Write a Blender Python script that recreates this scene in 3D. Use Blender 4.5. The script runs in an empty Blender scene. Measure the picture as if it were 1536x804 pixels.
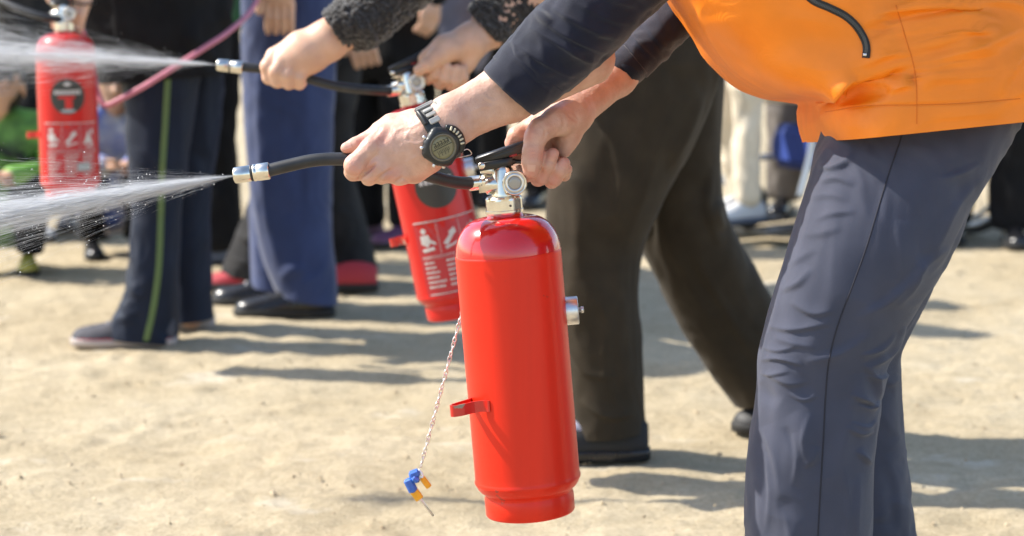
import bpy, math, random
import numpy as np
from mathutils import Vector, Matrix
from mathutils.bvhtree import BVHTree

rng = np.random.default_rng(7)
random.seed(7)
scene = bpy.context.scene
COL = scene.collection

# ------------------------------------------------------------------ camera
CAMH = 0.93
FPX = 3332.0                      # focal length in pixels of a 1536 wide picture
PITCH = math.atan(459.0 / FPX)
cam_d = bpy.data.cameras.new("camera")
cam_d.sensor_width = 36.0
cam_d.lens = FPX / 1536.0 * 36.0
cam_d.clip_start = 0.05
cam_d.clip_end = 2000.0
cam_d.dof.use_dof = True
cam_d.dof.focus_distance = 2.74
cam_d.dof.aperture_fstop = 5.4
cam = bpy.data.objects.new("camera", cam_d)
COL.objects.link(cam)
cam.location = (0, 0, CAMH)
cam.rotation_euler = (math.pi / 2 - PITCH, 0, 0)
scene.camera = cam

# ------------------------------------------------------------------ world, sun, exposure
SUN_EL = math.radians(44)
SUN_AZ = math.radians(12)         # how far behind the picture plane the sun stands (sun is to the left)
sun_dir = Vector((-math.cos(SUN_EL) * math.cos(SUN_AZ), math.cos(SUN_EL) * math.sin(SUN_AZ), math.sin(SUN_EL)))
world = bpy.data.worlds.new("World")
scene.world = world
world.use_nodes = True
wn = world.node_tree
wn.nodes.clear()
sky = wn.nodes.new("ShaderNodeTexSky")
sky.sky_type = 'NISHITA'
sky.sun_disc = False
sky.sun_elevation = SUN_EL
sky.sun_rotation = math.atan2(sun_dir.x, sun_dir.y)
bg = wn.nodes.new("ShaderNodeBackground")
bg.inputs[1].default_value = 0.15
wo = wn.nodes.new("ShaderNodeOutputWorld")
wn.links.new(sky.outputs[0], bg.inputs[0])
wn.links.new(bg.outputs[0], wo.inputs[0])
sl = bpy.data.lights.new("sun", 'SUN')
sl.energy = 4.2
sl.angle = math.radians(0.53)
sl.color = (1.0, 0.95, 0.86)
sun = bpy.data.objects.new("sun", sl)
COL.objects.link(sun)
sun.rotation_euler = sun_dir.to_track_quat('Z', 'Y').to_euler()
sun.location = (-6, 2, 8)
scene.view_settings.view_transform = 'Standard'
scene.view_settings.look = 'None'
scene.view_settings.exposure = 0.97
scene.view_settings.gamma = 1.0
scene.cycles.transparent_max_bounces = 96

# ------------------------------------------------------------------ picture <-> world
CP, SP = math.cos(PITCH), math.sin(PITCH)
def P(px, py, Y):
    """world point on the plane y=Y seen at pixel (px, py) of the 1536x804 picture"""
    a = (px - 768.0) / FPX
    b = (402.0 - py) / FPX
    dy = CP + b * SP
    dz = -SP + b * CP
    t = Y / dy
    return np.array([a * t, Y, CAMH + dz * t])
def Gd(px, py):
    """ground point (z=0) seen at a pixel"""
    a = (px - 768.0) / FPX
    b = (402.0 - py) / FPX
    dy = CP + b * SP
    dz = -SP + b * CP
    t = -CAMH / dz
    return np.array([a * t, dy * t, 0.0])
def proj(V):
    V = np.asarray(V, float)
    x = V[..., 0]; y = V[..., 1]; z = V[..., 2] - CAMH
    w = y * CP - z * SP
    v = y * SP + z * CP
    return np.stack([768 + FPX * x / w, 402 - FPX * v / w], -1)
def mpp(Y):
    return Y / FPX               # metres per pixel at depth Y (close enough)

# ------------------------------------------------------------------ noise
def _hash(ix, iy, iz, seed):
    n = (ix * 374761393 + iy * 668265263 + iz * 2147483647 + seed * 1274126177) & 0xffffffff
    n = ((n ^ (n >> 13)) * 1274126177) & 0xffffffff
    n = n ^ (n >> 16)
    return (n & 0xffff) / 65535.0 * 2 - 1
def vnoise(p, seed=0):
    p = np.asarray(p, float)
    i = np.floor(p).astype(np.int64)
    f = p - i
    f = f * f * (3 - 2 * f)
    r = 0
    for dx in (0, 1):
        for dy in (0, 1):
            for dz in (0, 1):
                w = (f[..., 0] if dx else 1 - f[..., 0]) * (f[..., 1] if dy else 1 - f[..., 1]) * (f[..., 2] if dz else 1 - f[..., 2])
                r = r + w * _hash(i[..., 0] + dx, i[..., 1] + dy, i[..., 2] + dz, seed)
    return r
def fbm(p, oct=3, seed=0):
    p = np.asarray(p, float)
    r = 0; a = 1.0
    for o in range(oct):
        r = r + a * vnoise(p * (2 ** o), seed + o * 17)
        a *= 0.5
    return r

# ------------------------------------------------------------------ materials
MATS = {}
def mat(name, col, rough=0.6, metal=0.0, var=0.0, vscale=8.0, bump=0.0, bscale=200.0, col2=None, spec=0.5,
        coat=0.0, sheen=0.0, sss=0.0, trans=0.0, weave=0.0, stretch=None, rvar=0.0, coat_rough=0.05, wear=None):
    if name in MATS:
        return MATS[name]
    m = bpy.data.materials.new(name)
    m.use_nodes = True
    nt = m.node_tree
    b = nt.nodes["Principled BSDF"]
    b.inputs["Base Color"].default_value = (*col, 1)
    b.inputs["Roughness"].default_value = rough
    b.inputs["Metallic"].default_value = metal
    b.inputs["Specular IOR Level"].default_value = spec
    b.inputs["Coat Weight"].default_value = coat
    b.inputs["Coat Roughness"].default_value = coat_rough
    b.inputs["Sheen Weight"].default_value = sheen
    b.inputs["Sheen Roughness"].default_value = 0.5
    if sss:
        b.inputs["Subsurface Weight"].default_value = sss
        b.inputs["Subsurface Radius"].default_value = (1.0, 0.35, 0.2)
        b.inputs["Subsurface Scale"].default_value = 0.0035
    tc = nt.nodes.new("ShaderNodeTexCoord")
    src = tc.outputs["Object"]
    if stretch:
        mp = nt.nodes.new("ShaderNodeMapping")
        mp.inputs["Scale"].default_value = stretch
        nt.links.new(src, mp.inputs[0])
        src = mp.outputs[0]
    colsock = None
    if var > 0 or col2:
        n = nt.nodes.new("ShaderNodeTexNoise")
        n.inputs["Scale"].default_value = vscale
        n.inputs["Detail"].default_value = 5
        nt.links.new(src, n.inputs[0])
        r = nt.nodes.new("ShaderNodeValToRGB")
        r.color_ramp.elements[0].position = 0.35
        r.color_ramp.elements[1].position = 0.65
        c2 = col2 if col2 else tuple(min(1, c * (1 + var)) for c in col)
        c1 = col if col2 else tuple(c * (1 - var) for c in col)
        r.color_ramp.elements[0].color = (*c1, 1)
        r.color_ramp.elements[1].color = (*c2, 1)
        nt.links.new(n.outputs[0], r.inputs[0])
        colsock = r.outputs[0]
    if wear:
        n3 = nt.nodes.new("ShaderNodeTexNoise")
        n3.inputs["Scale"].default_value = wear[1]
        n3.inputs["Detail"].default_value = 8
        nt.links.new(tc.outputs["Object"], n3.inputs[0])
        r3 = nt.nodes.new("ShaderNodeValToRGB")
        r3.color_ramp.elements[0].position = wear[2]
        r3.color_ramp.elements[1].position = wear[2] + 0.04
        nt.links.new(n3.outputs[0], r3.inputs[0])
        mx = nt.nodes.new("ShaderNodeMixRGB")
        nt.links.new(r3.outputs[0], mx.inputs[0])
        if colsock: nt.links.new(colsock, mx.inputs[1])
        else: mx.inputs[1].default_value = (*col, 1)
        mx.inputs[2].default_value = (*wear[0], 1)
        colsock = mx.outputs[0]
    if colsock:
        nt.links.new(colsock, b.inputs["Base Color"])
    if rvar > 0:
        n4 = nt.nodes.new("ShaderNodeTexNoise")
        n4.inputs["Scale"].default_value = vscale * 2.5
        n4.inputs["Detail"].default_value = 6
        nt.links.new(src, n4.inputs[0])
        mr = nt.nodes.new("ShaderNodeMapRange")
        mr.inputs[3].default_value = max(0.02, rough - rvar)
        mr.inputs[4].default_value = min(1, rough + rvar)
        nt.links.new(n4.outputs[0], mr.inputs[0])
        nt.links.new(mr.outputs[0], b.inputs["Roughness"])
    nrm = None
    if bump > 0:
        n2 = nt.nodes.new("ShaderNodeTexNoise")
        n2.inputs["Scale"].default_value = bscale
        n2.inputs["Detail"].default_value = 4
        nt.links.new(src, n2.inputs[0])
        bp = nt.nodes.new("ShaderNodeBump")
        bp.inputs["Strength"].default_value = bump
        bp.inputs["Distance"].default_value = 0.5 / bscale
        nt.links.new(n2.outputs[0], bp.inputs["Height"])
        nrm = bp.outputs[0]
    if weave > 0:
        wv = nt.nodes.new("ShaderNodeTexWave")
        wv.inputs["Scale"].default_value = weave
        wv.inputs["Distortion"].default_value = 1.5
        wv.bands_direction = 'DIAGONAL'
        nt.links.new(tc.outputs["Object"], wv.inputs[0])
        bp2 = nt.nodes.new("ShaderNodeBump")
        bp2.inputs["Strength"].default_value = 0.25
        bp2.inputs["Distance"].default_value = 0.0006
        nt.links.new(wv.outputs[0], bp2.inputs["Height"])
        if nrm: nt.links.new(nrm, bp2.inputs["Normal"])
        nrm = bp2.outputs[0]
    if nrm:
        nt.links.new(nrm, b.inputs["Normal"])
    if trans > 0:
        out = nt.nodes["Material Output"]
        tr = nt.nodes.new("ShaderNodeBsdfTranslucent")
        if colsock: nt.links.new(colsock, tr.inputs[0])
        else: tr.inputs[0].default_value = (*col, 1)
        ms = nt.nodes.new("ShaderNodeMixShader")
        ms.inputs[0].default_value = trans
        nt.links.new(b.outputs[0], ms.inputs[1]); nt.links.new(tr.outputs[0], ms.inputs[2])
        nt.links.new(ms.outputs[0], out.inputs[0])
    MATS[name] = m
    return m

M_RED = mat("red enamel", (0.54, 0.008, 0.006), 0.34, spec=0.3, coat=0.25, var=0.10, vscale=9, stretch=(1, 1, 0.22), rvar=0.10, bump=0.03, bscale=60, wear=((0.35, 0.05, 0.03), 45.0, 0.75))
M_REDDEEP = mat("deep red gloss enamel", (0.60, 0.008, 0.006), 0.22, coat=0.9, var=0.10, vscale=14, rvar=0.08)
M_REDFILM = mat("orange red film", (0.76, 0.022, 0.004), 0.42, spec=0.3, coat=0.16, coat_rough=0.08, var=0.10, vscale=16, stretch=(1, 1, 0.06), rvar=0.08, bump=0.03, bscale=40, wear=((0.36, 0.05, 0.03), 34.0, 0.69))
M_CHROME = mat("nickel plate", (0.72, 0.68, 0.60), 0.22, 1.0, var=0.10, vscale=60, rvar=0.10, bump=0.02, bscale=150)
M_ALU = mat("satin aluminium", (0.74, 0.73, 0.72), 0.36, 1.0, var=0.08, vscale=50, rvar=0.1)
M_BLACKMETAL = mat("black painted steel", (0.014, 0.014, 0.015), 0.34, var=0.3, vscale=50, rvar=0.12, wear=((0.12, 0.12, 0.12), 90.0, 0.70))
M_RUBBER = mat("black rubber", (0.020, 0.020, 0.021), 0.50, var=0.25, vscale=60, bump=0.15, bscale=900)
M_BLACKPL = mat("black resin", (0.016, 0.017, 0.017), 0.42, var=0.2, vscale=100, bump=0.1, bscale=1200)
M_SKIN = mat("skin", (0.56, 0.325, 0.235), 0.46, sss=0.15, col2=(0.64, 0.395, 0.30), vscale=55, bump=0.55, bscale=480, spec=0.42, rvar=0.08)
M_SKIN2 = mat("skin fair", (0.60, 0.35, 0.235), 0.48, sss=0.2, col2=(0.68, 0.42, 0.29), vscale=30, bump=0.2, bscale=500, spec=0.4)
M_NAIL = mat("fingernail", (0.66, 0.39, 0.30), 0.30)
M_ORANGE = mat("orange nylon", (0.92, 0.235, 0.006), 0.46, var=0.05, vscale=20, bump=0.15, bscale=500, trans=0.04, weave=420)
M_TROUSER = mat("slate grey cotton trousers", (0.053, 0.058, 0.086), 0.78, var=0.10, vscale=14, bump=0.3, bscale=700, sheen=0.15, weave=520, spec=0.18)
M_NAVY = mat("navy jersey", (0.0125, 0.0140, 0.026), 0.9, var=0.15, vscale=30, bump=0.6, bscale=700, sheen=0.25, weave=380, spec=0.18)
M_THREAD = mat("dark seam thread", (0.02, 0.02, 0.03), 0.9)
M_ORTHREAD = mat("orange seam thread", (0.70, 0.16, 0.005), 0.8)
M_BROWN = mat("brown wool trousers", (0.034, 0.0255, 0.0155), 0.8, var=0.15, vscale=20, bump=0.3, bscale=500, sheen=0.05, spec=0.18)
M_FUZZ = mat("black fleece", (0.013, 0.011, 0.010), 0.95, col2=(0.045, 0.038, 0.033), vscale=160, bump=1.0, bscale=160, sheen=0.5, spec=0.18)
M_SHOEBLK = mat("black shoe leather", (0.014, 0.014, 0.016), 0.26, var=0.2, vscale=40, bump=0.15, bscale=200)
M_SHOEDULL = mat("black shoe fabric", (0.018, 0.018, 0.019), 0.8, bump=0.3, bscale=300)

M_DARKSOLE = mat("dark rubber sole", (0.02, 0.019, 0.018), 0.75)

# ------------------------------------------------------------------ objects
def empty(name, loc, label=None, cat=None, group=None):
    o = bpy.data.objects.new(name, None)
    o.empty_display_size = 0.05
    COL.objects.link(o)
    o.location = tuple(float(c) for c in loc)
    tag(o, label, cat, group)
    return o
def tag(o, label=None, cat=None, group=None, kind=None):
    if label: o["label"] = label
    if cat: o["category"] = cat
    if group: o["group"] = group
    if kind: o["kind"] = kind
    return o
def root_loc(o):
    l = np.zeros(3)
    while o is not None:
        l = l + np.array(o.location); o = o.parent
    return l
def mk(name, V, F, material, parent=None, smooth=True, kind=None, label=None):
    V = np.asarray(V, float)
    off = root_loc(parent) if parent is not None else np.zeros(3)
    me = bpy.data.meshes.new(name)
    if isinstance(F, np.ndarray): F = F.tolist()
    me.from_pydata((V - off).tolist(), [], F)
    me.update()
    if smooth:
        me.polygons.foreach_set("use_smooth", np.ones(len(me.polygons), bool))
    me.materials.append(material)
    o = bpy.data.objects.new(name, me)
    COL.objects.link(o)
    if parent is not None: o.parent = parent
    tag(o, label=label, kind=kind)
    return o
def origin_to_base(o):
    """top-level single meshes: put the origin at the base of the mesh"""
    me = o.data
    n = len(me.vertices)
    co = np.empty(n * 3); me.vertices.foreach_get("co", co); co = co.reshape(-1, 3)
    c = np.array([co[:, 0].mean(), co[:, 1].mean(), co[:, 2].min()])
    me.vertices.foreach_set("co", (co - c).ravel()); me.update()
    o.location = tuple(c)
    return o

class MB:
    """collects several shapes into one mesh"""
    def __init__(s): s.V = []; s.F = []; s.n = 0
    def add(s, V, F):
        V = np.asarray(V, float)
        if isinstance(F, np.ndarray): F = F.tolist()
        s.V.append(V); s.F += [[i + s.n for i in f] for f in F]; s.n += len(V)
        return s
    def build(s, name, m, parent=None, smooth=True, kind=None, label=None):
        return mk(name, np.concatenate(s.V), s.F, m, parent, smooth, kind, label)

def frame(axis, up=(0, 0, 1)):
    a = np.asarray(axis, float); a = a / np.linalg.norm(a)
    u = np.asarray(up, float)
    if abs(np.dot(a, u) / np.linalg.norm(u)) > 0.97: u = np.array([1.0, 0, 0])
    x = np.cross(u, a); x /= np.linalg.norm(x)
    y = np.cross(a, x)
    return x, y, a
def lathe(profile, origin, axis, n=48, up=(0, 1, 0), mod=None):
    x, y, a = frame(axis, up)
    o = np.asarray(origin, float)
    th = np.linspace(0, 2 * np.pi, n, endpoint=False)
    V = []
    for r, z in profile:
        rr = r * (mod(th, z) if mod else 1.0)
        V.append(o + np.outer(np.cos(th) * rr, x) + np.outer(np.sin(th) * rr, y) + a * z)
    V = np.concatenate(V)
    m = len(profile)
    F = []
    for j in range(m - 1):
        for i in range(n):
            k = (i + 1) % n
            F.append([j * n + i, j * n + k, (j + 1) * n + k, (j + 1) * n + i])
    F.append(list(range(n))[::-1])
    F.append([(m - 1) * n + i for i in range(n)])
    return V, F
def crom(pts, n):
    pts = np.asarray(pts, float)
    if len(pts) == 2:
        t = np.linspace(0, 1, n)[:, None]
        return pts[0] * (1 - t) + pts[1] * t
    m = len(pts)
    ext = np.vstack([2 * pts[0] - pts[1], pts, 2 * pts[-1] - pts[-2]])
    t = np.linspace(0, m - 1 - 1e-9, n)
    i = np.floor(t).astype(int); f = (t - i)[:, None]
    p0, p1, p2, p3 = ext[i], ext[i + 1], ext[i + 2], ext[i + 3]
    return 0.5 * ((2 * p1) + (-p0 + p2) * f + (2 * p0 - 5 * p1 + 4 * p2 - p3) * f ** 2 + (-p0 + 3 * p1 - 3 * p2 + p3) * f ** 3)
def tube(pts, r, n=12, ns=None, cap=True):
    pts = np.asarray(pts, float)
    if ns: pts = crom(pts, ns)
    m = len(pts)
    r = np.full(m, r) if np.isscalar(r) else np.interp(np.linspace(0, 1, m), np.linspace(0, 1, len(r)), r)
    T = np.gradient(pts, axis=0); T /= np.linalg.norm(T, axis=1)[:, None] + 1e-12
    x, y, _ = frame(T[0], (0, 1, 0.01))
    th = np.linspace(0, 2 * np.pi, n, endpoint=False)
    V = []
    for j in range(m):
        x = x - T[j] * np.dot(x, T[j]); x /= np.linalg.norm(x)
        y = np.cross(T[j], x)
        V.append(pts[j] + r[j] * (np.outer(np.cos(th), x) + np.outer(np.sin(th), y)))
    V = np.concatenate(V)
    F = [[j * n + i, j * n + (i + 1) % n, (j + 1) * n + (i + 1) % n, (j + 1) * n + i] for j in range(m - 1) for i in range(n)]
    if cap:
        F.append(list(range(n))[::-1]); F.append([(m - 1) * n + i for i in range(n)])
    return V, F
def boxbar(p0, p1, w, h, wdir=(0, 1, 0), bev=0.15, taper=1.0):
    """bevelled bar from p0 to p1; w = width along wdir, h = the other way"""
    p0 = np.asarray(p0, float); p1 = np.asarray(p1, float)
    a = p1 - p0; L = np.linalg.norm(a); a /= L
    wd = np.asarray(wdir, float); wd = wd - a * np.dot(wd, a); wd /= np.linalg.norm(wd)
    hd = np.cross(a, wd)
    b = bev * min(w, h)
    def ring(t, s, f):
        W = w / 2 * f - s; H = h / 2 * f - s
        c = p0 + a * t
        pts = [(W, H - b), (W - b, H), (-W + b, H), (-W, H - b), (-W, -H + b), (-W + b, -H), (W - b, -H), (W, -H + b)]
        return [c + wd * u + hd * v for u, v in pts]
    V = np.array(ring(0, b, 1) + ring(b, 0, 1) + ring(L - b, 0, taper) + ring(L, b, taper))
    F = [[j * 8 + i, j * 8 + (i + 1) % 8, (j + 1) * 8 + (i + 1) % 8, (j + 1) * 8 + i] for j in range(3) for i in range(8)]
    F.append(list(range(8))[::-1]); F.append([24 + i for i in range(8)])
    return V, F

# ------------------------------------------------------------------ lofts from pairs of outline points
def polydist(pix, pts):
    """distance in pixels to a polyline, its sign (left/right) and the parameter along it"""
    best = np.full(len(pix), 1e9); sg = np.zeros(len(pix)); tt = np.zeros(len(pix))
    pts = np.asarray(pts, float)
    seg = np.linalg.norm(np.diff(pts, axis=0), axis=1); tot = seg.sum(); acc = 0
    for k in range(len(pts) - 1):
        a, b = pts[k], pts[k + 1]; ab = b - a
        h = np.clip(((pix - a) @ ab) / (ab @ ab), 0, 1)
        q = pix - a - h[:, None] * ab
        d = np.linalg.norm(q, axis=1)
        s = ab[0] * q[:, 1] - ab[1] * q[:, 0]
        m = d < best
        best[m] = d[m]; sg[m] = np.sign(s[m]); tt[m] = (acc + h[m] * seg[k]) / tot
        acc += seg[k]
    return best, sg, tt
def apply_strokes(V, N, strokes):
    pix = proj(V)
    face = np.clip(-N[:, 1] * 2.0 + 0.35, 0, 1)
    D = np.zeros(len(V))
    for s in strokes:
        pts, w, amp, kind = s
        d, sg, t = polydist(pix, crom(pts, 12))
        fade = np.sin(np.pi * np.clip(t, 0, 1)) ** 0.8
        if kind == 'r':
            D += amp * np.exp(-(d / w) ** 2) * fade * face
        else:
            sharp = np.exp(-(d / (0.55 * w)) ** 2) * 0.8
            gentle = np.exp(-d / (1.3 * w)) * 0.8
            D += amp * (np.where(sg * np.sign(amp) > 0, sharp, gentle) * np.sign(amp) * np.sign(amp)) * fade * face
    return V + N * D[:, None]
def grid_normals(V, nv, nr):
    A = V.reshape(nv, nr, 3)
    du = np.roll(A, -1, 1) - np.roll(A, 1, 1)
    dv = np.gradient(A, axis=0)
    N = np.cross(du, dv)
    N /= np.linalg.norm(N, axis=2)[..., None] + 1e-12
    c = A.mean(1, keepdims=True)
    if ((A - c) * N).sum() < 0: N = -N
    return N.reshape(-1, 3)
def loft(st, nr=96, nv=160, expo=2.2, strokes=(), namp=0.0, nscale=(14, 14, 5), seed=0, rough_amp=0.0, rough_scale=120, lips=(True, True), bz=0.0, fine=0.0):
    st = np.asarray(st, float)
    S = crom(st, nv)
    th = np.linspace(0, 2 * np.pi, nr, endpoint=False)
    V = []
    for row in S:
        lx, ly, rx, ry, Y, d = row[:6]
        e = row[6] if len(row) > 6 else expo
        c = np.sign(np.cos(th)) * np.abs(np.cos(th)) ** (2 / e)
        s = np.sign(np.sin(th)) * np.abs(np.sin(th)) ** (2 / e)
        L = P(lx, ly, Y); R = P(rx, ry, Y)
        C = (L + R) / 2; A = (R - L) / 2
        V.append(C + np.outer(c, A) + np.outer(s, np.array([0, d, bz * d])))
    V = np.concatenate(V)
    N = grid_normals(V, nv, nr)
    if namp > 0:
        q = V * np.array(nscale)
        w = fbm(V * 6, 2, seed + 5)[:, None] * 0.7
        V = V + N * (namp * (1 - 2 * np.abs(fbm(q + w, 3, seed))))[:, None]
    if fine > 0:
        m_ = np.clip(fbm(V * 5, 2, seed + 3) * 1.4 + 0.35, 0, 1)
        V = V + N * (fine * m_ * (1 - 2.2 * np.abs(vnoise(V * np.array([26, 26, 44]) + fbm(V * 12, 2, seed + 1)[:, None] * 1.3, seed + 2))))[:, None]
    if rough_amp > 0:
        V = V + N * (rough_amp * fbm(V * rough_scale, 2, seed + 9))[:, None]
    if strokes:
        N = grid_normals(V, nv, nr)
        V = apply_strokes(V, N, strokes)
    F = [[j * nr + i, j * nr + (i + 1) % nr, (j + 1) * nr + (i + 1) % nr, (j + 1) * nr + i] for j in range(nv - 1) for i in range(nr)]
    n = len(V); extra = []
    for end, on in ((0, lips[0]), (nv - 1, lips[1])):
        ring = V[end * nr:(end + 1) * nr]
        nxt = V[(1 if end == 0 else nv - 2) * nr:(2 if end == 0 else nv - 1) * nr]
        cen = ring.mean(0); inw = (nxt.mean(0) - cen); inw = inw / (np.linalg.norm(inw) + 1e-9)
        r1 = cen + (ring - cen) * 0.965 + inw * 0.001
        r2 = cen + (ring - cen) * 0.94 + inw * (0.025 if on else 0.002)
        b0 = n + sum(len(e) for e in extra)
        extra += [r1, r2]
        base = end * nr
        for i in range(nr):
            k = (i + 1) % nr
            q1 = [base + i, base + k, b0 + k, b0 + i]; q2 = [b0 + i, b0 + k, b0 + nr + k, b0 + nr + i]
            if end == 0: q1 = q1[::-1]; q2 = q2[::-1]
            F.append(q1); F.append(q2)
        cap = [b0 + nr + i for i in range(nr)]
        F.append(cap if end else cap[::-1])
    if extra: V = np.concatenate([V] + extra)
    return V, F
def bvh_of(V, F): return BVHTree.FromPolygons([Vector(v) for v in V], F)
CAMV = Vector((0, 0, CAMH))
def surf(b, px, py, lift=0.0006):
    d = Vector(P(px, py, 3.0)) - CAMV
    d.normalize()
    h = b.ray_cast(CAMV, d)
    if h[0] is None: return None, None
    n = h[1]
    if n.dot(d) > 0: n = -n
    return np.array(h[0] + n * lift), np.array(n)
def surf_line(b, pts, n=60, lift=0.0004):
    out = [surf(b, x, y, lift)[0] for x, y in crom(pts, n)]
    return np.array([o for o in out if o is not None])
def surf_ribbon(b, pts, width_px, n=60, thick=0.0008, lift=0.0008):
    c = crom(pts, n); T = np.gradient(c, axis=0); T /= np.linalg.norm(T, axis=1)[:, None]
    Nn = np.stack([-T[:, 1], T[:, 0]], 1)
    rows = []
    for k in range(n):
        row = []
        for u in (-1, -0.5, 0, 0.5, 1):
            q = c[k] + Nn[k] * u * width_px / 2
            p, nn = surf(b, q[0], q[1], lift)
            if p is not None: row.append((p, nn))
        if len(row) == 5: rows.append(row)
    V = []; F = []
    for row in rows:
        nm = sum(r[1] for r in row); nm /= np.linalg.norm(nm)
        V += [r[0] + nm * thick for r in row] + [row[4][0] - nm * 0.003, row[0][0] - nm * 0.003]
    for k in range(len(rows) - 1):
        for i in range(7):
            j = (i + 1) % 7
            F.append([k * 7 + i, k * 7 + j, (k + 1) * 7 + j, (k + 1) * 7 + i])
    F.append(list(range(7))[::-1]); F.append([(len(rows) - 1) * 7 + i for i in range(7)])
    return np.array(V), F

# ------------------------------------------------------------------ signed distance bodies -> meshes
def surface_nets(Fd, org, h):
    ins = Fd < 0
    nx, ny, nz = Fd.shape
    cs = np.zeros((nx - 1, ny - 1, nz - 1), np.int8)
    for dx in (0, 1):
        for dy in (0, 1):
            for dz in (0, 1):
                cs += ins[dx:nx - 1 + dx, dy:ny - 1 + dy, dz:nz - 1 + dz]
    act = (cs > 0) & (cs < 8)
    I = np.argwhere(act)
    idx = -np.ones(act.shape, np.int64)
    idx[act] = np.arange(len(I))
    acc = np.zeros((len(I), 3)); cnt = np.zeros(len(I))
    corners = [(a, b, c) for a in (0, 1) for b in (0, 1) for c in (0, 1)]
    vals = {c: Fd[I[:, 0] + c[0], I[:, 1] + c[1], I[:, 2] + c[2]] for c in corners}
    for c in corners:
        for ax in range(3):
            if c[ax] == 0:
                d = list(c); d[ax] = 1; d = tuple(d)
                a, b = vals[c], vals[d]
                m = (a < 0) != (b < 0)
                t = a[m] / (a[m] - b[m])
                p = np.tile(np.array(c, float), (m.sum(), 1)); p[:, ax] += t
                acc[m] += p; cnt[m] += 1
    V = org + (I + acc / cnt[:, None]) * h
    quads = []
    for ax in range(3):
        o1, o2 = [(1, 2), (2, 0), (0, 1)][ax]
        a = ins; sl0 = [slice(None)] * 3; sl1 = [slice(None)] * 3
        sl0[ax] = slice(0, -1); sl1[ax] = slice(1, None)
        A = ins[tuple(sl0)]; B = ins[tuple(sl1)]
        E = np.argwhere(A != B)
        ok = (E[:, o1] > 0) & (E[:, o2] > 0) & (E[:, o1] < Fd.shape[o1] - 1) & (E[:, o2] < Fd.shape[o2] - 1)
        E = E[ok]
        def cell(d1, d2):
            e = E.copy(); e[:, o1] -= d1; e[:, o2] -= d2
            return idx[e[:, 0], e[:, 1], e[:, 2]]
        q = np.stack([cell(1, 1), cell(0, 1), cell(0, 0), cell(1, 0)], 1)
        fl = ~A[E[:, 0], E[:, 1], E[:, 2]]
        q[fl] = q[fl][:, ::-1]
        quads.append(q)
    return V, np.concatenate(quads)
def smin(a, b, k):
    if k <= 0: return np.minimum(a, b)
    h = np.clip(0.5 + 0.5 * (b - a) / k, 0, 1)
    return b * (1 - h) + a * h - k * h * (1 - h)
def sdf_mesh(groups, h, cuts=(), disp=None, pad=0.012, smooth=0):
    """groups: list of (prims, k_group); prims: list of (a, b, ra, rb, k)"""
    pts = []
    for prims, _ in groups:
        for a, b, ra, rb, k in prims:
            r = max(ra, rb) + pad
            for q in (a, b):
                pts.append(np.asarray(q) - r); pts.append(np.asarray(q) + r)
    pts = np.array(pts)
    lo = pts.min(0) - 2 * h; hi = pts.max(0) + 2 * h
    n = np.ceil((hi - lo) / h).astype(int) + 1
    ax = [lo[i] + np.arange(n[i]) * h for i in range(3)]
    total = np.full(tuple(n), 0.08, np.float32)
    for prims, kg in groups:
        g = np.full(tuple(n), 0.08, np.float32)
        glo = n.copy(); ghi = np.zeros(3, int)
        for a, b, ra, rb, k in prims:
            a = np.asarray(a, float); b = np.asarray(b, float)
            m = max(ra, rb) + max(k, kg) + 3 * h + 0.004
            l = np.minimum(a, b) - m; u = np.maximum(a, b) + m
            i0 = np.clip(((l - lo) / h).astype(int), 0, n - 1); i1 = np.clip(((u - lo) / h).astype(int) + 2, 1, n)
            X = ax[0][i0[0]:i1[0], None, None] - a[0]
            Yy = ax[1][None, i0[1]:i1[1], None] - a[1]
            Z = ax[2][None, None, i0[2]:i1[2]] - a[2]
            ba = b - a; L2 = ba @ ba + 1e-12
            t = np.clip((X * ba[0] + Yy * ba[1] + Z * ba[2]) / L2, 0, 1)
            d = np.sqrt((X - t * ba[0]) ** 2 + (Yy - t * ba[1]) ** 2 + (Z - t * ba[2]) ** 2) - (ra + (rb - ra) * t)
            sl_ = (slice(i0[0], i1[0]), slice(i0[1], i1[1]), slice(i0[2], i1[2]))
            g[sl_] = smin(g[sl_], d.astype(np.float32), k)
            glo = np.minimum(glo, i0); ghi = np.maximum(ghi, i1)
        sl_ = tuple(slice(glo[i], ghi[i]) for i in range(3))
        total[sl_] = smin(total[sl_], g[sl_], kg)
    for o, nn in cuts:                       # keep the side the normal points away from
        o = np.asarray(o, float); nn = np.asarray(nn, float); nn = nn / np.linalg.norm(nn)
        pl = (ax[0][:, None, None] - o[0]) * nn[0] + (ax[1][None, :, None] - o[1]) * nn[1] + (ax[2][None, None, :] - o[2]) * nn[2]
        total = np.maximum(total, pl.astype(np.float32))
    V, Q = surface_nets(total, lo, h)
    # normals from the field gradient
    gi = (V - lo) / h
    i = np.clip(gi.astype(int), 1, n - 3)
    G3 = []
    for a in range(3):
        e = np.zeros(3, int); e[a] = 1
        ip = i + e; im = i - e
        G3.append(total[ip[:, 0], ip[:, 1], ip[:, 2]] - total[im[:, 0], im[:, 1], im[:, 2]])
    N = np.stack(G3, 1).astype(float); N /= np.linalg.norm(N, axis=1)[:, None] + 1e-9
    if disp is not None: V = V + N * disp(V)[:, None]
    return V, Q, N

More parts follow.
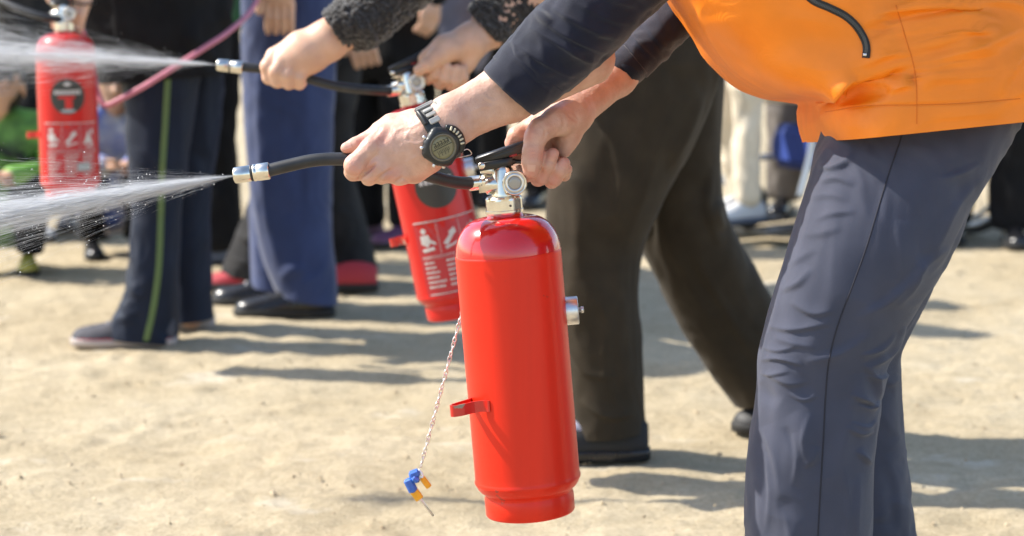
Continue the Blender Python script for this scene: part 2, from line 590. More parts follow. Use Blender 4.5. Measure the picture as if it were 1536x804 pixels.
# ================================================================== ground
def sand_material():
    m = bpy.data.materials.new("dry sandy earth")
    m.use_nodes = True
    nt = m.node_tree; b = nt.nodes["Principled BSDF"]
    b.inputs["Roughness"].default_value = 0.95
    b.inputs["Specular IOR Level"].default_value = 0.15
    tc = nt.nodes.new("ShaderNodeTexCoord")
    def noise(sc, det, stretch=(1, 1, 1), rough=0.55):
        mp = nt.nodes.new("ShaderNodeMapping"); mp.inputs["Scale"].default_value = stretch
        nt.links.new(tc.outputs["Object"], mp.inputs[0])
        n = nt.nodes.new("ShaderNodeTexNoise"); n.inputs["Scale"].default_value = sc; n.inputs["Detail"].default_value = det
        n.inputs["Roughness"].default_value = rough
        nt.links.new(mp.outputs[0], n.inputs[0]); return n
    def ramp(n, p0, p1, c0, c1):
        r = nt.nodes.new("ShaderNodeValToRGB")
        r.color_ramp.elements[0].position = p0; r.color_ramp.elements[1].position = p1
        r.color_ramp.elements[0].color = (*c0, 1); r.color_ramp.elements[1].color = (*c1, 1)
        nt.links.new(n.outputs[0], r.inputs[0]); return r
    def mix(kind, fac, a, bb):
        x = nt.nodes.new("ShaderNodeMixRGB"); x.blend_type = kind
        if isinstance(fac, float): x.inputs[0].default_value = fac
        else: nt.links.new(fac, x.inputs[0])
        nt.links.new(a, x.inputs[1])
        if isinstance(bb, tuple): x.inputs[2].default_value = (*bb, 1)
        else: nt.links.new(bb, x.inputs[2])
        return x.outputs[0]
    base = ramp(noise(2.2, 6), 0.3, 0.72, (0.485, 0.40, 0.262), (0.61, 0.525, 0.372)).outputs[0]
    med = ramp(noise(14, 8, (0.8, 1.2, 1), 0.65), 0.36, 0.66, (0.74, 0.71, 0.66), (1.08, 1.07, 1.06)).outputs[0]
    c = mix('MULTIPLY', 0.5, base, med)
    fine = ramp(noise(110, 6, rough=0.7), 0.36, 0.6, (0.72, 0.68, 0.62), (1.08, 1.07, 1.06)).outputs[0]
    c = mix('MULTIPLY', 0.7, c, fine)
    pale = ramp(noise(3.3, 7, (1, 1.5, 1), 0.6), 0.60, 0.70, (0, 0, 0), (0.65, 0.65, 0.65)).outputs[0]
    c = mix('MIX', pale, c, (0.70, 0.63, 0.50))
    speck = ramp(noise(260, 3), 0.70, 0.76, (0, 0, 0), (0.8, 0.8, 0.8)).outputs[0]
    c = mix('MIX', speck, c, (0.20, 0.155, 0.10))
    nt.links.new(c, b.inputs["Base Color"])
    bn = noise(180, 8, rough=0.7); bn2 = noise(24, 8, rough=0.65)
    b1 = nt.nodes.new("ShaderNodeBump"); b1.inputs["Strength"].default_value = 0.9; b1.inputs["Distance"].default_value = 0.006
    nt.links.new(bn.outputs[0], b1.inputs["Height"])
    b2 = nt.nodes.new("ShaderNodeBump"); b2.inputs["Strength"].default_value = 0.5; b2.inputs["Distance"].default_value = 0.03
    nt.links.new(bn2.outputs[0], b2.inputs["Height"]); nt.links.new(b1.outputs[0], b2.inputs["Normal"])
    nt.links.new(b2.outputs[0], b.inputs["Normal"])
    return m
M_SAND = sand_material()
xs = np.concatenate([[-900, -200, -60, -20, -8, -4], np.linspace(-2.4, 2.4, 380), [4, 8, 20, 60, 200, 900]])
ys = np.concatenate([[-300, -60, -15, -4, 0, 1.8], 2.4 + 8 * np.linspace(0, 1, 420) ** 1.5, [12, 16, 25, 60, 200, 1200]])
gx, gy = np.meshgrid(xs, ys, indexing='ij')
q = np.stack([gx, gy, gx * 0], -1).reshape(-1, 3)
inw = (np.clip((2.4 - np.abs(q[:, 0])) * 4, 0, 1) * np.clip((10.4 - q[:, 1]) * 2, 0, 1) * np.clip((q[:, 1] - 2.4) * 4, 0, 1))
dz = 0.006 * fbm(q * 3.1, 3, 3) + 0.0045 * fbm(q * 13, 3, 11) + 0.0022 * np.abs(fbm(q * 38, 2, 21)) - 0.004
for k in range(240):
    fx, fy = rng.uniform(-1.9, 1.9), 3.3 + 5 * rng.random() ** 1.3
    a = rng.uniform(0, math.pi); la, lb = rng.uniform(.05, .13), rng.uniform(.02, .045)
    near = np.abs(q[:, 0] - fx) + np.abs(q[:, 1] - fy) < .35
    dx, dy = q[near, 0] - fx, q[near, 1] - fy
    u = (dx * math.cos(a) + dy * math.sin(a)) / la; v = (-dx * math.sin(a) + dy * math.cos(a)) / lb
    rr = u * u + v * v
    dz[near] += -.005 * np.exp(-rr * 1.2) + .0035 * np.exp(-(np.sqrt(rr) - 1.5) ** 2 * 4) * rng.random()
q[:, 2] = dz * inw
nyy = len(ys)
ii = np.arange((len(xs) - 1) * (nyy - 1)); a_ = ii // (nyy - 1); b_ = ii % (nyy - 1)
Fq = np.stack([a_ * nyy + b_, (a_ + 1) * nyy + b_, (a_ + 1) * nyy + b_ + 1, a_ * nyy + b_ + 1], 1)
ground = mk("ground", q, Fq, M_SAND)
tag(ground, kind="structure", label="dry pale sandy earth of the open yard", cat="ground")

# loose crumbs of earth and small stones, too many to count
def crumbs():
    mb = MB()
    base = np.array([[1, 0, 0], [-1, 0, 0], [0, 1, 0], [0, -1, 0], [0, 0, 1], [0, 0, -0.6]], float)
    fc = [[0, 2, 4], [2, 1, 4], [1, 3, 4], [3, 0, 4], [2, 0, 5], [1, 2, 5], [3, 1, 5], [0, 3, 5]]
    for k in range(4200):
        x = rng.uniform(-1.6, 1.6); y = 3.2 + 4.5 * rng.random() ** 1.4
        s = 0.0016 + 0.0055 * rng.random() ** 5
        v = base * s * rng.uniform(0.6, 1.3, (6, 1)) * np.array([1.2, 1, 0.7])
        a = rng.uniform(0, 6.28); c, s_ = math.cos(a), math.sin(a)
        v = v @ np.array([[c, s_, 0], [-s_, c, 0], [0, 0, 1]])
        mb.add(v + np.array([x, y, s * 0.2]), fc)
    m = mat("earth crumbs", (0.30, 0.22, 0.13), 0.95, col2=(0.52, 0.42, 0.28), vscale=6)
    o = mb.build("gravel", m, None, smooth=False, kind="stuff")
    tag(o, label="loose crumbs and small stones scattered over the earth", cat="gravel")
crumbs()

# ================================================================== fire extinguishers
M_LBLACK = mat("black print", (0.035, 0.033, 0.026), 0.45)
M_LWHITE = mat("white print", (0.58, 0.53, 0.49), 0.5)
M_LPINK = mat("pale red panel print", (0.46, 0.022, 0.028), 0.42)
M_LGREY = mat("grey print", (0.35, 0.37, 0.36), 0.5)
M_LRED = mat("red print", (0.62, 0.02, 0.015), 0.45)
M_GAUGE = mat("gauge glass", (0.33, 0.32, 0.28), 0.12, coat=1.0)
M_REDTAG = mat("red tag", (0.25, 0.012, 0.01), 0.4)
EXT_R = 0.0675; EXT_H = 0.390
def extinguisher(O, top, label, printed, bracket_ang, yaw=0.0, side_valve=True, symbol=True):
    O = np.asarray(O, float); top = np.asarray(top, float)
    ez = (top - O) / np.linalg.norm(top - O)
    ey = np.array([math.sin(yaw), math.cos(yaw), 0.0]); ey -= ez * (ey @ ez); ey /= np.linalg.norm(ey)
    ex = np.cross(ey, ez)
    def W(x, y, z): return O + ex * x + ey * y + ez * z
    root = empty("fire_extinguisher", O, label, "fire extinguisher", "fire extinguishers held over the yard")
    R = EXT_R
    prof = [(0.050, 0.004), (0.0535, 0.0), (0.0562, 0.0008), (0.0576, 0.003), (0.0576, 0.0235), (0.0565, 0.0262), (0.0562, 0.029), (0.0580, 0.0312),
            (0.0618, 0.0340), (0.0650, 0.038), (0.0670, 0.0425), (0.0683, 0.0448), (0.0686, 0.0468), (0.0679, 0.0490), (R, 0.0515)]
    prof += [(R, z) for z in np.linspace(0.06, 0.338, 12)]
    for t in np.linspace(0.04, 1, 22):
        a = t * math.pi / 2
        prof.append((0.0235 + (R - 0.0235) * math.cos(a) ** 0.80, 0.338 + 0.0485 * math.sin(a)))
    prof += [(0.0225, 0.3895), (0.0215, 0.394)]
    if printed:
        V, F = lathe(prof, O, ez, 96, ey)
        mk("cylinder", V, F, M_RED, root)
    else:
        lo_ = [p for p in prof if p[1] <= 0.3383]; hi_ = [p for p in prof if p[1] >= 0.337]
        V, F = lathe(lo_ + [(R + 0.00005, 0.3412), (R - 0.0006, 0.3416)], O, ez, 96, ey); mk("cylinder", V, F, M_REDFILM, root)
        V, F = lathe([(R - 0.001, 0.333)] + hi_, O, ez, 96, ey); mk("shoulder", V, F, M_REDDEEP, root)
    z0 = EXT_H
    # threaded cap nut with flats
    nutp = [(0.0215, 0.0), (0.0238, 0.001), (0.0243, 0.003), (0.0243, 0.0055), (0.0236, 0.006), (0.0236, 0.018), (0.0232, 0.0205), (0.021, 0.0228), (0.015, 0.0235)]
    def flats(th, z):
        return np.where((z > 0.0056) & (z < 0.020), np.minimum(1.0, 0.965 / np.cos((th + 0.3) % (np.pi / 4) - np.pi / 8)), 1.0)
    V, F = lathe(nutp, W(0, 0, z0), ez, 72, ey, flats)
    nut = mk("cap_nut", V, F, M_CHROME, root, smooth=False)
    hp = W(0.0085, -0.0231, z0 + 0.012)
    V, F = lathe([(0.0014, 0), (0.0014, 0.0016)], hp, -ey, 12); mk("vent_hole", V, F, M_BLACKPL, nut)
    # valve body
    mb = MB()
    mb.add(*lathe([(0.0155, 0), (0.0158, 0.002), (0.0142, 0.006), (0.0142, 0.034), (0.012, 0.039), (0.009, 0.042)], W(0.001, 0, z0 + 0.022), ez, 36))
    mb.add(*lathe([(0.0125, 0), (0.0125, 0.024), (0.0095, 0.026), (0.0095, 0.034)], W(0.004, 0, z0 + 0.0385), -ex, 32))
    mb.add(*boxbar(W(-0.010, 0, z0 + 0.056), W(-0.026, 0, z0 + 0.059), 0.019, 0.009, ey))
    mb.add(*boxbar(W(-0.004, 0, z0 + 0.050), W(-0.006, 0, z0 + 0.066), 0.017, 0.018, ey))
    mb.build("valve_body", M_CHROME, root)
    # pressure gauge facing the front
    mb = MB(); g0 = W(0.0160, -0.006, z0 + 0.0405)
    mb.add(*lathe([(0.010, 0), (0.0135, 0.006), (0.0150, 0.010), (0.0157, 0.013), (0.0157, 0.0185), (0.0150, 0.0205), (0.0138, 0.0208), (0.0128, 0.0190), (0.0122, 0.0188)], g0, -ey, 48))
    ga = mb.build("gauge", M_CHROME, root)
    V, F = lathe([(0.0122, 0.0), (0.0120, 0.0010), (0.0092, 0.0018), (0.0088, 0.0004)], g0 - ey * 0.0186, -ey, 40); mk("gauge_face", V, F, M_ALU, ga)
    V, F = lathe([(0.0084, 0.0), (0.0076, 0.0012), (0.004, 0.0016)], g0 - ey * 0.0188, -ey, 36); mk("gauge_glass", V, F, M_GAUGE, ga)
    # levers
    piv = W(-0.0235, 0, z0 + 0.0645)
    mb = MB()
    mb.add(*boxbar(W(-0.030, 0, z0 + 0.0715), W(0.034, 0, z0 + 0.0875), 0.020, 0.0075, ey, 0.3))
    mb.add(*boxbar(W(0.030, 0, z0 + 0.0868), W(0.074, 0, z0 + 0.0955), 0.020, 0.0070, ey, 0.3, 0.85))
    mb.add(*boxbar(W(-0.030, -0.0085, z0 + 0.0675), W(0.030, -0.0085, z0 + 0.0825), 0.0026, 0.0125, ey, 0.2))
    mb.add(*boxbar(W(-0.030, 0.0085, z0 + 0.0675), W(0.030, 0.0085, z0 + 0.0825), 0.0026, 0.0125, ey, 0.2))
    mb.build("upper_lever", M_BLACKMETAL, root)
    mb = MB()
    mb.add(*boxbar(W(-0.022, 0, z0 + 0.0610), W(0.020, 0, z0 + 0.0660), 0.022, 0.0060, ey, 0.3))
    mb.add(*boxbar(W(0.016, 0, z0 + 0.0660), W(0.050, 0, z0 + 0.0600), 0.020, 0.0045, ey, 0.3))
    mb.add(*boxbar(W(0.048, 0, z0 + 0.0603), W(0.072, 0, z0 + 0.0640), 0.019, 0.0045, ey, 0.3, 0.85))
    mb.add(*boxbar(W(-0.028, -0.0112, z0 + 0.0625), W(0.016, -0.0112, z0 + 0.0665), 0.0026, 0.0105, ey, 0.3))
    mb.add(*boxbar(W(-0.028, 0.0112, z0 + 0.0625), W(0.016, 0.0112, z0 + 0.0665), 0.0026, 0.0105, ey, 0.3))
    mb.build("lower_handle", M_BLACKMETAL, root)
    V, F = lathe([(0.0042, 0), (0.0046, 0.001), (0.0046, 0.0285), (0.0036, 0.030)], piv + ey * 0.0150, -ey, 24); mk("pivot_pin", V, F, M_CHROME, root)
    V, F = boxbar(W(0.012, -0.0095, z0 + 0.0725), W(0.022, -0.0095, z0 + 0.0745), 0.002, 0.003, ey); mk("seal_tag", V, F, M_REDTAG, root)
    # clip on the flank that holds the hose when not in use
    pts = []
    a0 = bracket_ang
    for rr, da in ((0.0680, 0.19), (0.0690, 0.16), (0.070, 0.05), (0.078, -0.03), (0.098, -0.045), (0.107, -0.075), (0.1095, -0.12), (0.106, -0.165), (0.096, -0.20), (0.076, -0.28), (0.066, -0.40)):
        a = a0 + da * 1.0
        if printed: rr = R + (rr - R) * 0.62
        pts.append((rr * math.sin(a), -rr * math.cos(a)))
    pts = crom(np.array(pts), 40)
    T = np.gradient(pts, axis=0); T /= np.linalg.norm(T, axis=1)[:, None]; Nn = np.stack([-T[:, 1], T[:, 0]], 1)
    V = []; F = []
    for k in range(len(pts)):
        for s, zz in ((1, 0.0), (1, 0.0145), (-1, 0.0145), (-1, 0.0)):
            c = pts[k] + Nn[k] * s * 0.0010
            V.append(W(c[0], c[1], 0.148 + zz))
    for k in range(len(pts) - 1):
        for i in range(4):
            j = (i + 1) % 4
            F.append([k * 4 + i, k * 4 + j, k * 4 + 4 + j, k * 4 + 4 + i])
    F.append([0, 1, 2, 3]); F.append([len(V) - 1, len(V) - 2, len(V) - 3, len(V) - 4])
    mk("hose_clip", V, F, mat("red painted strip steel", (0.62, 0.02, 0.012), 0.3, coat=0.4, wear=((0.30, 0.24, 0.18), 55.0, 0.60)), root, smooth=False)
    if side_valve:
        mb = MB(); s0 = W(0.0605, 0.012, 0.257)
        mb.add(*lathe([(0.0178, 0), (0.0182, 0.001), (0.0182, 0.0215), (0.0172, 0.0225), (0.006, 0.0228)], s0, ex, 40))
        sv = mb.build("safety_plug", M_ALU, root)
        V, F = lathe([(0.003, 0), (0.003, 0.003), (0.0042, 0.0035), (0.0042, 0.0065), (0.003, 0.007)], s0 + ex * 0.0226, ex, 20); mk("plug_screw", V, F, M_ALU, sv)
    # print wrapped round the cylinder
    if printed:
        def decal(name, poly_s, m, parent, r=R + 0.0006):
            # poly_s: list of (arc, height) outline; fan around its centre in small strips
            poly = np.array(poly_s, float); c = poly.mean(0)
            V = []; F = []
            n = len(poly); K = 5
            for k in range(K + 1):
                for s_, z_ in c + (poly - c) * k / K if k else [c] * n:
                    a = s_ / R
                    V.append(W(r * math.sin(a), -r * math.cos(a), z_))
            for k in range(K):
                for i in range(n):
                    j = (i + 1) % n
                    F.append([k * n + i, k * n + j, (k + 1) * n + j, (k + 1) * n + i])
            return mk(name, V, F, m, parent)
        def rect(s0, s1, z0_, z1_):
            o = []
            for t in np.linspace(0, 1, 7)[:-1]: o.append((s0 + (s1 - s0) * t, z0_))
            o.append((s1, z0_))
            for t in np.linspace(0, 1, 7)[:-1]: o.append((s1 + (s0 - s1) * t, z1_))
            o.append((s0, z1_))
            return o
        def ell(cx, cz, rx, rz, n=40, a0=0.0): return [(cx + rx * math.cos(t + a0), cz + rz * math.sin(t + a0)) for t in np.linspace(0, 2 * math.pi, n, endpoint=False)]
        sc = 0.014
        disc = decal("label_disc", ell(sc, 0.245, 0.040, 0.040, 64), M_LBLACK, root)
        decal("lettering", ell(sc, 0.273, 0.008, 0.004), M_LWHITE, disc, R + 0.0012)
        for k in range(7):
            s0 = sc - 0.030 + k * 0.0088
            decal("lettering", rect(s0, s0 + 0.0064, 0.2500, 0.2595), M_LWHITE, disc, R + 0.0012)
        if symbol: decal("cylinder_symbol", rect(sc - 0.021, sc + 0.016, 0.2405, 0.2465), M_LRED, disc, R + 0.0012)
        if symbol: decal("cylinder_symbol", rect(sc - 0.006, sc + 0.010, 0.218, 0.2400), M_LRED, disc, R + 0.0012)
        if symbol: decal("lettering", ell(sc, 0.2125, 0.017, 0.0042), M_LGREY, disc, R + 0.0012)
        pan = decal("label_panel", rect(-0.046, 0.085, 0.042, 0.183), M_LPINK, root)
        pr = R + 0.0012
        for zz, s0, s1, th_ in ((0.1835, -0.046, 0.085, 0.0022), (0.121, -0.040, 0.082, 0.0014), (0.118, -0.040, 0.082, 0.0008), (0.052, -0.040, 0.080, 0.0018)):
            decal("ruled_line", rect(s0, s1, zz, zz + th_), M_LWHITE, pan, pr)
        for s0 in (-0.003, 0.038): decal("ruled_line", rect(s0, s0 + 0.0008, 0.125, 0.180), M_LWHITE, pan, pr)
        figs = [
            [ell(-0.028, 0.169, 0.0050, 0.0052, 20), [(-0.036, 0.161), (-0.020, 0.162), (-0.017, 0.150), (-0.024, 0.139), (-0.036, 0.146)], [(-0.016, 0.152), (-0.008, 0.146), (-0.009, 0.142), (-0.019, 0.146)], [(-0.037, 0.136), (-0.014, 0.139), (-0.012, 0.133), (-0.034, 0.130)]],
            [[(0.004, 0.142), (0.020, 0.158), (0.026, 0.155), (0.012, 0.138)], [(0.016, 0.160), (0.028, 0.168), (0.031, 0.158), (0.022, 0.152)], [(0.006, 0.136), (0.032, 0.142), (0.032, 0.138), (0.008, 0.131)]],
            [[(0.046, 0.136), (0.060, 0.168), (0.072, 0.136)], [(0.052, 0.132), (0.074, 0.134), (0.074, 0.130), (0.052, 0.128)], ell(0.070, 0.164, 0.004, 0.006, 20)],
        ]
        for fig in figs:
            for shp in fig: decal("pictogram", shp, M_LWHITE, pan, pr)
        rt = random.Random(3 if symbol else 8)
        for c0 in (-0.038, 0.003, 0.044):
            for r_ in range(6):
                s0 = c0; end = c0 + 0.034 * rt.uniform(0.45, 1.0)
                while s0 < end:
                    ww = rt.uniform(0.002, 0.006)
                    if s0 + ww > c0 + 0.035: break
                    decal("lettering", rect(s0, s0 + ww, 0.1090 - r_ * 0.0088, 0.1128 - r_ * 0.0088), M_LWHITE, pan, pr)
                    s0 += ww + 0.0012
        decal("label_patch", rect(0.030, 0.060, 0.074, 0.094), M_LGREY, pan, R + 0.0018)
    return root, W
FRONT_Y = 2.80
ext_front, Wf = extinguisher(P(796, 769, FRONT_Y), P(757, 318, FRONT_Y),
    "plain red fire extinguisher with no print, silver gauge and loose pin chain", False, -0.80)
MID_Y = 4.0
ext_mid, Wm = extinguisher(P(688, 472, MID_Y), P(622, 166, MID_Y),
    "red printed fire extinguisher tilted in the grip of the black fleece person", True, -1.35, yaw=0.0, symbol=False)
FAR_Y = 5.1
ext_far, Wr = extinguisher(P(107, 302, FAR_Y), P(98, 68, FAR_Y),
    "red printed fire extinguisher held upright in front of the navy track trousers", True, -1.35, yaw=0.0, side_valve=False)

def hose_and_nozzle(root, pts, r, ferrule_pts, nozzle_pts, rn):
    V, F = tube(pts, r, 20, 90); mk("hose", V, F, M_RUBBER, root)
    f0, f1 = [np.asarray(p, float) for p in ferrule_pts]; d = f1 - f0; L = np.linalg.norm(d); k = rn
    V, F = lathe([(k * 0.80, 0), (k * 0.90, 0.0006), (k * 0.93, L * 0.06), (k * 0.90, L * 0.40), (k * 0.96, L * 0.44), (k * 0.84, L * 0.47), (k * 0.84, L * 0.50), (k * 0.98, L * 0.53), (k * 0.98, L * 0.97), (k * 0.8, L)], f0, d, 36)
    mk("hose_ferrule", V, F, M_CHROME, root)
    n0, n1 = [np.asarray(p, float) for p in nozzle_pts]; d = n1 - n0; L = np.linalg.norm(d)
    V, F = lathe([(rn * 0.28, 0.0035), (rn * 0.30, 0.0004), (rn * 0.62, 0), (rn * 0.92, 0.0012), (rn, 0.0032), (rn, L * 0.47), (rn * 0.93, L * 0.48), (rn * 0.93, L * 0.55), (rn * 1.04, L * 0.56),
                  (rn * 1.04, L * 0.625), (rn * 0.99, L * 0.64), (rn * 0.99, L * 0.66), (rn * 1.05, L * 0.67), (rn * 1.05, L * 0.975), (rn * 0.99, L), (rn * 0.8, L * 1.001)], n0, d, 48)
    nz = mk("nozzle", V, F, M_CHROME, root)
    u = d / L
    V, F = lathe([(rn * 0.9, 0), (rn * 0.985, 0.0003), (rn * 0.985, L * 0.055), (rn * 0.9, L * 0.06)], n0 + u * L * 0.485, d, 40); mk("seal_ring", V, F, M_RUBBER, nz)
HY = 2.752
hose_and_nozzle(ext_front, [P(398, 257, HY), P(430, 249, HY), P(470, 240.5, HY), P(510, 238.5, HY), P(555, 242, HY), P(600, 251, HY), P(645, 264, HY + .012), P(680, 273, HY + .03), P(712, 275, FRONT_Y)],
    0.0081, (P(703, 275.5, FRONT_Y - .001), P(743, 271.5, FRONT_Y)), (P(350, 263.5, HY), P(404, 256, HY)), 0.0103)
HM = 3.96
hose_and_nozzle(ext_mid, [P(360, 100, HM), P(390, 103, HM), P(425, 108, HM), P(465, 119, HM), P(505, 129, HM), P(545, 134, HM), P(585, 136.5, HM + .03)],
    0.0085, (P(580, 137, MID_Y - .005), P(611, 133, MID_Y)), (P(325, 97, HM), P(364, 101.5, HM)), 0.0108)

# safety pin hanging on its chain from the front valve
def safety_pin():
    a = P(742, 285, 2.845); b = P(631, 700, 2.895)
    root = empty("safety_pin", b, "steel safety pin with blue and yellow plastic clip swinging on a thin chain", "safety pin")
    d = b - a; L = np.linalg.norm(d); u = d / L
    n = int(L / 0.0066)
    x, y, _ = frame(u, (0, 1, 0))
    mb = MB()
    for k in range(n):
        c = a + u * (k + 0.5) * L / n
        w = x * math.cos(k * 0.9) + y * math.sin(k * 0.9)
        th = np.linspace(0, 2 * np.pi, 11)[:-1]
        pts = np.array([c + u * 0.0047 * math.cos(t) + w * 0.0023 * math.sin(t) for t in th])
        n_ = np.cross(u, w)
        ph = np.linspace(0, 2 * np.pi, 6)[:-1]
        V = []
        for i, t in enumerate(th):
            rad = u * math.cos(t) + w * math.sin(t)
            V += [pts[i] + 0.00085 * (rad * math.cos(p) + n_ * math.sin(p)) for p in ph]
        F = [[i * 5 + j, ((i + 1) % 10) * 5 + j, ((i + 1) % 10) * 5 + (j + 1) % 5, i * 5 + (j + 1) % 5] for i in range(10) for j in range(5)]
        mb.add(V, F)
    mb.build("chain", M_ALU, root)
    Y = 2.895; mm = mpp(Y)
    blue = mat("blue plastic", (0.03, 0.14, 0.55), 0.35, var=0.12, vscale=200, coat=0.2)
    yel = mat("yellow plastic", (0.80, 0.42, 0.015), 0.4, var=0.08, vscale=200)
    mb = MB()
    mb.add(*boxbar(P(614, 714, Y), P(630, 708, Y), 0.011, 13 * mm, (0, 1, 0), 0.25))
    mb.add(*boxbar(P(611, 718, Y), P(621, 738, Y), 0.011, 14 * mm, (0, 1, 0), 0.2))
    mb.add(*boxbar(P(618, 716, Y - .004), P(629, 722, Y - .004), 0.010, 9 * mm, (0, 1, 0), 0.3))
    mb.build("blue_clip", blue, root, smooth=False)
    V, F = boxbar(P(633, 716, Y), P(644, 731, Y), 0.006, 9 * mm, (0, 1, 0), 0.15); mk("yellow_tab", V, F, yel, root, smooth=False)
    V, F = boxbar(P(620, 735, Y), P(630, 749, Y), 0.006, 13 * mm, (0, 1, 0), 0.15); mk("yellow_tab", V, F, yel, root, smooth=False)
    V, F = tube([P(618, 730, Y), P(630, 748, Y), P(650, 774, Y)], 0.0019, 12); mk("pin_rod", V, F, M_ALU, root)
    V, F = tube([P(628, 704, Y), P(633, 710, Y - .004), P(634, 716, Y - .006), P(629, 714, Y - .003), P(626, 707, Y)], 0.0011, 8, 30); mk("split_ring", V, F, M_ALU, root)
safety_pin()

# ================================================================== people: common pieces
SHOE = np.array([(0, .016, .050), (.03, .026, .060), (.14, .033, .070), (.30, .034, .072), (.44, .036, .064), (.58, .042, .050), (.74, .046, .040), (.88, .040, .033), (.96, .026, .025), (1.0, .006, .012)])
def shoe(root, heel, direction, L, m_up, m_sole, sole_h=0.024, lift=0.0, pitch=0.0, name="shoe", stripe=None, laces=None):
    """heel: point on the ground under the back of the heel; direction: angle of the toe in the ground plane"""
    k = L / 0.27
    f = np.array([math.cos(direction), math.sin(direction), 0]); s = np.array([-f[1], f[0], 0]); up = np.array([0, 0, 1.0])
    if pitch:   # heel raised, toe down
        f2 = f * math.cos(pitch) - up * math.sin(pitch); up = up * math.cos(pitch) + f * math.sin(pitch); f = f2
    h0 = np.asarray(heel, float) + np.array([0, 0, lift])
    n = 28; S = crom(SHOE, 36)
    th = np.linspace(0, 2 * np.pi, n, endpoint=False)
    def rings(zb, zt, wmul):
        V = []
        for x, w, h in S:
            w = max(w, 0.003)
            cy = np.cos(th); sz = np.sin(th)
            zz = np.where(sz > 0, zb + (zt(h) - zb) * np.abs(sz) ** 0.8, zb - 0.0 * sz)
            wy = w * wmul * np.sign(cy) * np.abs(cy) ** 0.75 * np.where(sz > 0, 1, 1.0) * (1 - 0.25 * np.clip(sz, 0, 1) ** 2)
            V.append(h0 + np.outer(np.full(n, x * L), f) + np.outer(wy * k, s) + np.outer(zz * k, up))
        return np.concatenate(V)
    F = [[j * n + i, j * n + (i + 1) % n, (j + 1) * n + (i + 1) % n, (j + 1) * n + i] for j in range(len(S) - 1) for i in range(n)]
    F += [list(range(n))[::-1], [(len(S) - 1) * n + i for i in range(n)]]
    up_ = mk(name, rings(sole_h * 0.7, lambda h: h + sole_h * 0.8, 1.0), F, m_up, root)
    Vs = []
    for zz, wm in ((0.0, 0.94), (0.003, 1.04), (sole_h * 0.8, 1.07), (sole_h, 1.03)):
        out = []
        for x, w, h in S: out.append((x, max(w, 0.004) * wm))
        o = np.array(out)
        ring = np.concatenate([np.stack([o[:, 0], o[:, 1]], 1), np.stack([o[::-1, 0], -o[::-1, 1]], 1)])
        ring[:, 0] = 0.5 + (ring[:, 0] - 0.5) * (1.03 if wm > 1 else 1.0)
        Vs.append(h0 + np.outer(ring[:, 0] * L, f) + np.outer(ring[:, 1] * k, s) + zz * k * up)
    m = len(Vs[0]); Vs = np.concatenate(Vs)
    Fs = [[j * m + i, j * m + (i + 1) % m, (j + 1) * m + (i + 1) % m, (j + 1) * m + i] for j in range(3) for i in range(m)]
    Fs += [list(range(m))[::-1], [3 * m + i for i in range(m)]]
    mk("sole", Vs, Fs, m_sole, up_)
    if stripe:
        o_ = [h0 + f * x * L + s * w * k * 1.03 * g_ + up * (sole_h * 1.08) * k for g_ in (-1,) for x, w, h in S[3:30]]
        V_, F_ = tube(np.array(o_), 0.0010, 8); mk("stripe", V_, F_, stripe, up_)
        o_ = [h0 + f * x * L + s * w * k * 1.03 + up * (sole_h * 1.08) * k for x, w, h in S[3:30]]
        V_, F_ = tube(np.array(o_), 0.0010, 8); mk("stripe", V_, F_, stripe, up_)
    if laces:
        for t in (0.40, 0.47, 0.54, 0.61):
            x, w, h = S[int(t * 35)]
            c = h0 + f * x * L
            z = (h + sole_h * 0.8 + 0.001) * k
            V_, F_ = tube([c - s * 0.020 * k + up * (z - 0.007), c + up * z, c + s * 0.020 * k + up * (z - 0.007)], 0.0028 * k, 8, 9); mk("lace", V_, F_, laces, up_)
    return up_
def px_chain(spec, Yb):
    """spec rows (px, py, dy_mm, r_px) -> list of prims with k"""
    out = []
    pts = [(P(x, y, Yb + d / 1000.0), r * mpp(Yb)) for x, y, d, r in spec]
    return pts
def chain_prims(pts, k):
    return [(pts[i][0], pts[i + 1][0], pts[i][1], pts[i + 1][1], k) for i in range(len(pts) - 1)]
def hand_groups(spec, Yb):
    """spec: list of (rows, k_inside_mm, k_group_mm)"""
    merged = []
    for rows, k, kg in spec:
        prims = []
        for r in rows: prims += chain_prims(px_chain(r, Yb), k / 1000.0)
        merged.append((prims, kg / 1000.0))
    return merged
def bones(st, r=0.032, k=0.02, skip=0):
    c = [(P(q_[0], q_[1], q_[4]) + P(q_[2], q_[3], q_[4])) / 2 for q_ in st]
    return [(c[i], c[i + 1], r, r, k) for i in range(skip, len(c) - 1)]
def join_meshes(parts):
    mb = MB()
    for V, F in parts: mb.add(V, F)
    return np.concatenate(mb.V), mb.F
def head_prims(c, r, fwd, s=1.0):
    """c centre of skull, fwd unit facing"""
    c = np.asarray(c, float); f = np.asarray(fwd, float); f = f / np.linalg.norm(f); up = np.array([0, 0, 1.0]); sd = np.cross(up, f)
    k = 0.02 * s
    pr = [(c - f * .015 * s, c + f * .015 * s + up * .01 * s, r, r * .95, k), (c + f * .045 * s - up * .045 * s, c + f * .05 * s - up * .085 * s, r * .62, r * .42, k),
          (c + f * (r + .008 * s) - up * .005 * s, c + f * (r + .026 * s) - up * .038 * s, .008 * s, .013 * s, .01 * s),
          (c + f * (r * .92) - up * .062 * s - sd * .018 * s, c + f * (r * .92) - up * .062 * s + sd * .018 * s, .010 * s, .010 * s, .008 * s)]
    for g in (-1, 1):
        pr.append((c + sd * g * (r + .002) - up * .01 * s, c + sd * g * (r + .006) - up * .045 * s, .013 * s, .009 * s, .006 * s))
    return pr
M_HAIR = mat("black hair", (0.012, 0.010, 0.009), 0.55, var=0.4, vscale=80, bump=0.8, bscale=200)
